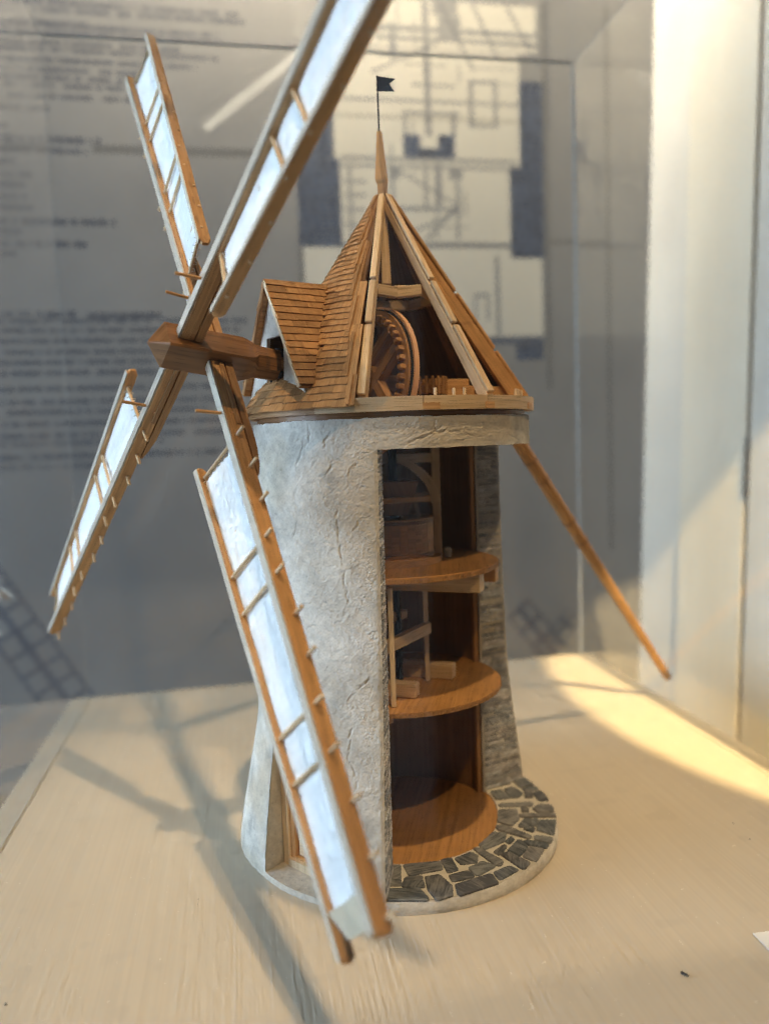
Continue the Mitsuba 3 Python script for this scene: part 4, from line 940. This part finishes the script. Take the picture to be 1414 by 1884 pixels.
    v = [B + a * (s1 + u) + c_ * (.005 + (CH_ - .007) * x) + n_ * (.0016 - .0045 * u / .010 + .0008 * math.sin(x * 9)) for u in (-.004, 0, .005, .010) for x in np.linspace(0, 1, 12)]
    obj(f'{key}__cloth_hem', trimesh.Trimesh(v, grid_faces(4, 12), process=False), 'thread', smooth=True)
    # lashings of the inner bar
    for q in np.linspace(.2, .92, 6):
        c_, n_ = cd(BARS[0]); p = B + a * BARS[0] + c_ * (CH_ * q)
        pts = [p + (math.cos(x) * a + math.sin(x) * n_) * .0018 + c_ * (.0009 * x / 6.3) for x in np.linspace(0, 2 * math.pi * 1.0, 9)] + [p + a * .0045 + n_ * .0024]
        mb = MB()
        for p0, p1 in zip(pts[:-1], pts[1:]): rod(mb, p0, p1, .0003, n=5, tone=3)
        mb.obj(f'{key}__lashing', 'thread')
    # cleat peg standing forward of the whip near the root
    p = B + a * .0560 + WA * .006; one_rod(f'{key}__cleat', 'wood_orange', p, p + WA * .0165 + t * .001, .0011, n=8)
    one_rod(f'{key}__nail', 'copper', B + a * .058 - t * (SW0 / 2 - .001), B + a * .058 - t * (SW0 / 2 + .0006), .0007, n=8)
    # stock half behind the whip, with its bevelled end, and the clamp batten in front
    mb = MB(); rings = []
    for s, br, d0, d1 in ((0, .0084, -.0052, -.0106), (.085, .0080, -.0053, -.0102), (.100, .0076, -.0053, -.0082), (.1075, .0070, -.0053, -.0062)):
        c = B + a * s; rings.append([c + t * (br / 2) + WA * d0, c + t * (br / 2) + WA * d1, c - t * (br / 2) + WA * d1, c - t * (br / 2) + WA * d0])
    if np.dot(np.cross(rings[0][1] - rings[0][0], rings[0][2] - rings[0][1]), a) < 0: rings = [r[::-1] for r in rings]
    prism(mb, rings, tone=31 + ori); mb.obj(f'{key}__stock', 'wood_mid')
    one_beam(f'{key}__clamp', 'wood_mid', B + a * .012 - t * .0043 - WA * .0022, B + a * .068 - t * .0043 - WA * .0022, WA, .0010, .0036)
    return key
build_sail('a', -1, UA, SA, 'lower left sail', 0); build_sail('b', 1, UA, SA, 'sail reaching up out of the top edge of the picture', 1)
build_sail('c', 1, VA, SB, 'nearest sail, reaching down across the tower to the table', 2, H0=.0700); build_sail('d', -1, VA, SB, 'upper left sail, pointing away', 3)

# ---- tail pole
T0, T1 = V(0.1230, 0.1052, 0.3044), V(0.3149, 0.2690, 0.0312)
td = unit(T1 - T0); T00 = T0 - td * .055
mb = MB(); rod(mb, T00, T0 + td * .115, .0068, .0062, n=10, tone=33); rod(mb, T0 + td * .115, T1, .0062, .0047, n=10, tone=33)
tp_ = mb.obj(f'{W}__tail_pole', 'wood_orange', label='long tail pole slanting down behind the tower on the right')
L = np.linalg.norm(T1 - T0)
for k in (.035, .105, .265, .345): 
    c = T0 + td * L * k * 1.0; one_rod(f'{tp_}__band', 'wood_dark', c - td * .0016, c + td * .0016, .0072, n=12)

# ------------------------------------------------------------------ things on the table
mb = MB(); box8(mb, [V(.2136, -.1548, .0006), V(.2157, -.1713, .0006), V(.2900, -.1600, .0006), V(.2900, -.1441, .0006), V(.2136, -.1548, .0013), V(.2157, -.1713, .0013), V(.2900, -.1600, .0013), V(.2900, -.1441, .0013)])
mb.obj('paper_card', 'white_paper'); tag('paper_card', 'corner of a white paper card lying on the table at the right edge', 'card')
mb = MB(); rod(mb, V(.1560, -.1876, .0011), V(.1590, -.1912, .0011), .0009, .0005, n=6); mb.obj('splinter', 'dark_speck'); tag('splinter', 'small black splinter lying on the table at lower right', 'splinter')
for (x, y, r, l) in ((-.1488, -.0931, .0007, 'tiny black crumb left of the tower foot, the rear one of two'), (-.1482, -.0990, .0006, 'tiny black crumb left of the tower foot, the nearer one of two'), (-.2375, -.1924, .0012, 'small dark crumb at the lower left corner of the table'), (.2652, -.0402, .0008, 'tiny dark crumb right of the tower, the nearer one of two'), (.2638, -.0150, .0007, 'tiny dark crumb right of the tower, the farther one of two')):
    r *= .62; m = trimesh.creation.icosphere(1, r); m.vertices *= [1, .8, .6]; m.vertices += [x, y, r * .55]
    k = obj('crumb', m, 'dark_speck'); tag(k, l, 'crumb', 'crumbs on the table')
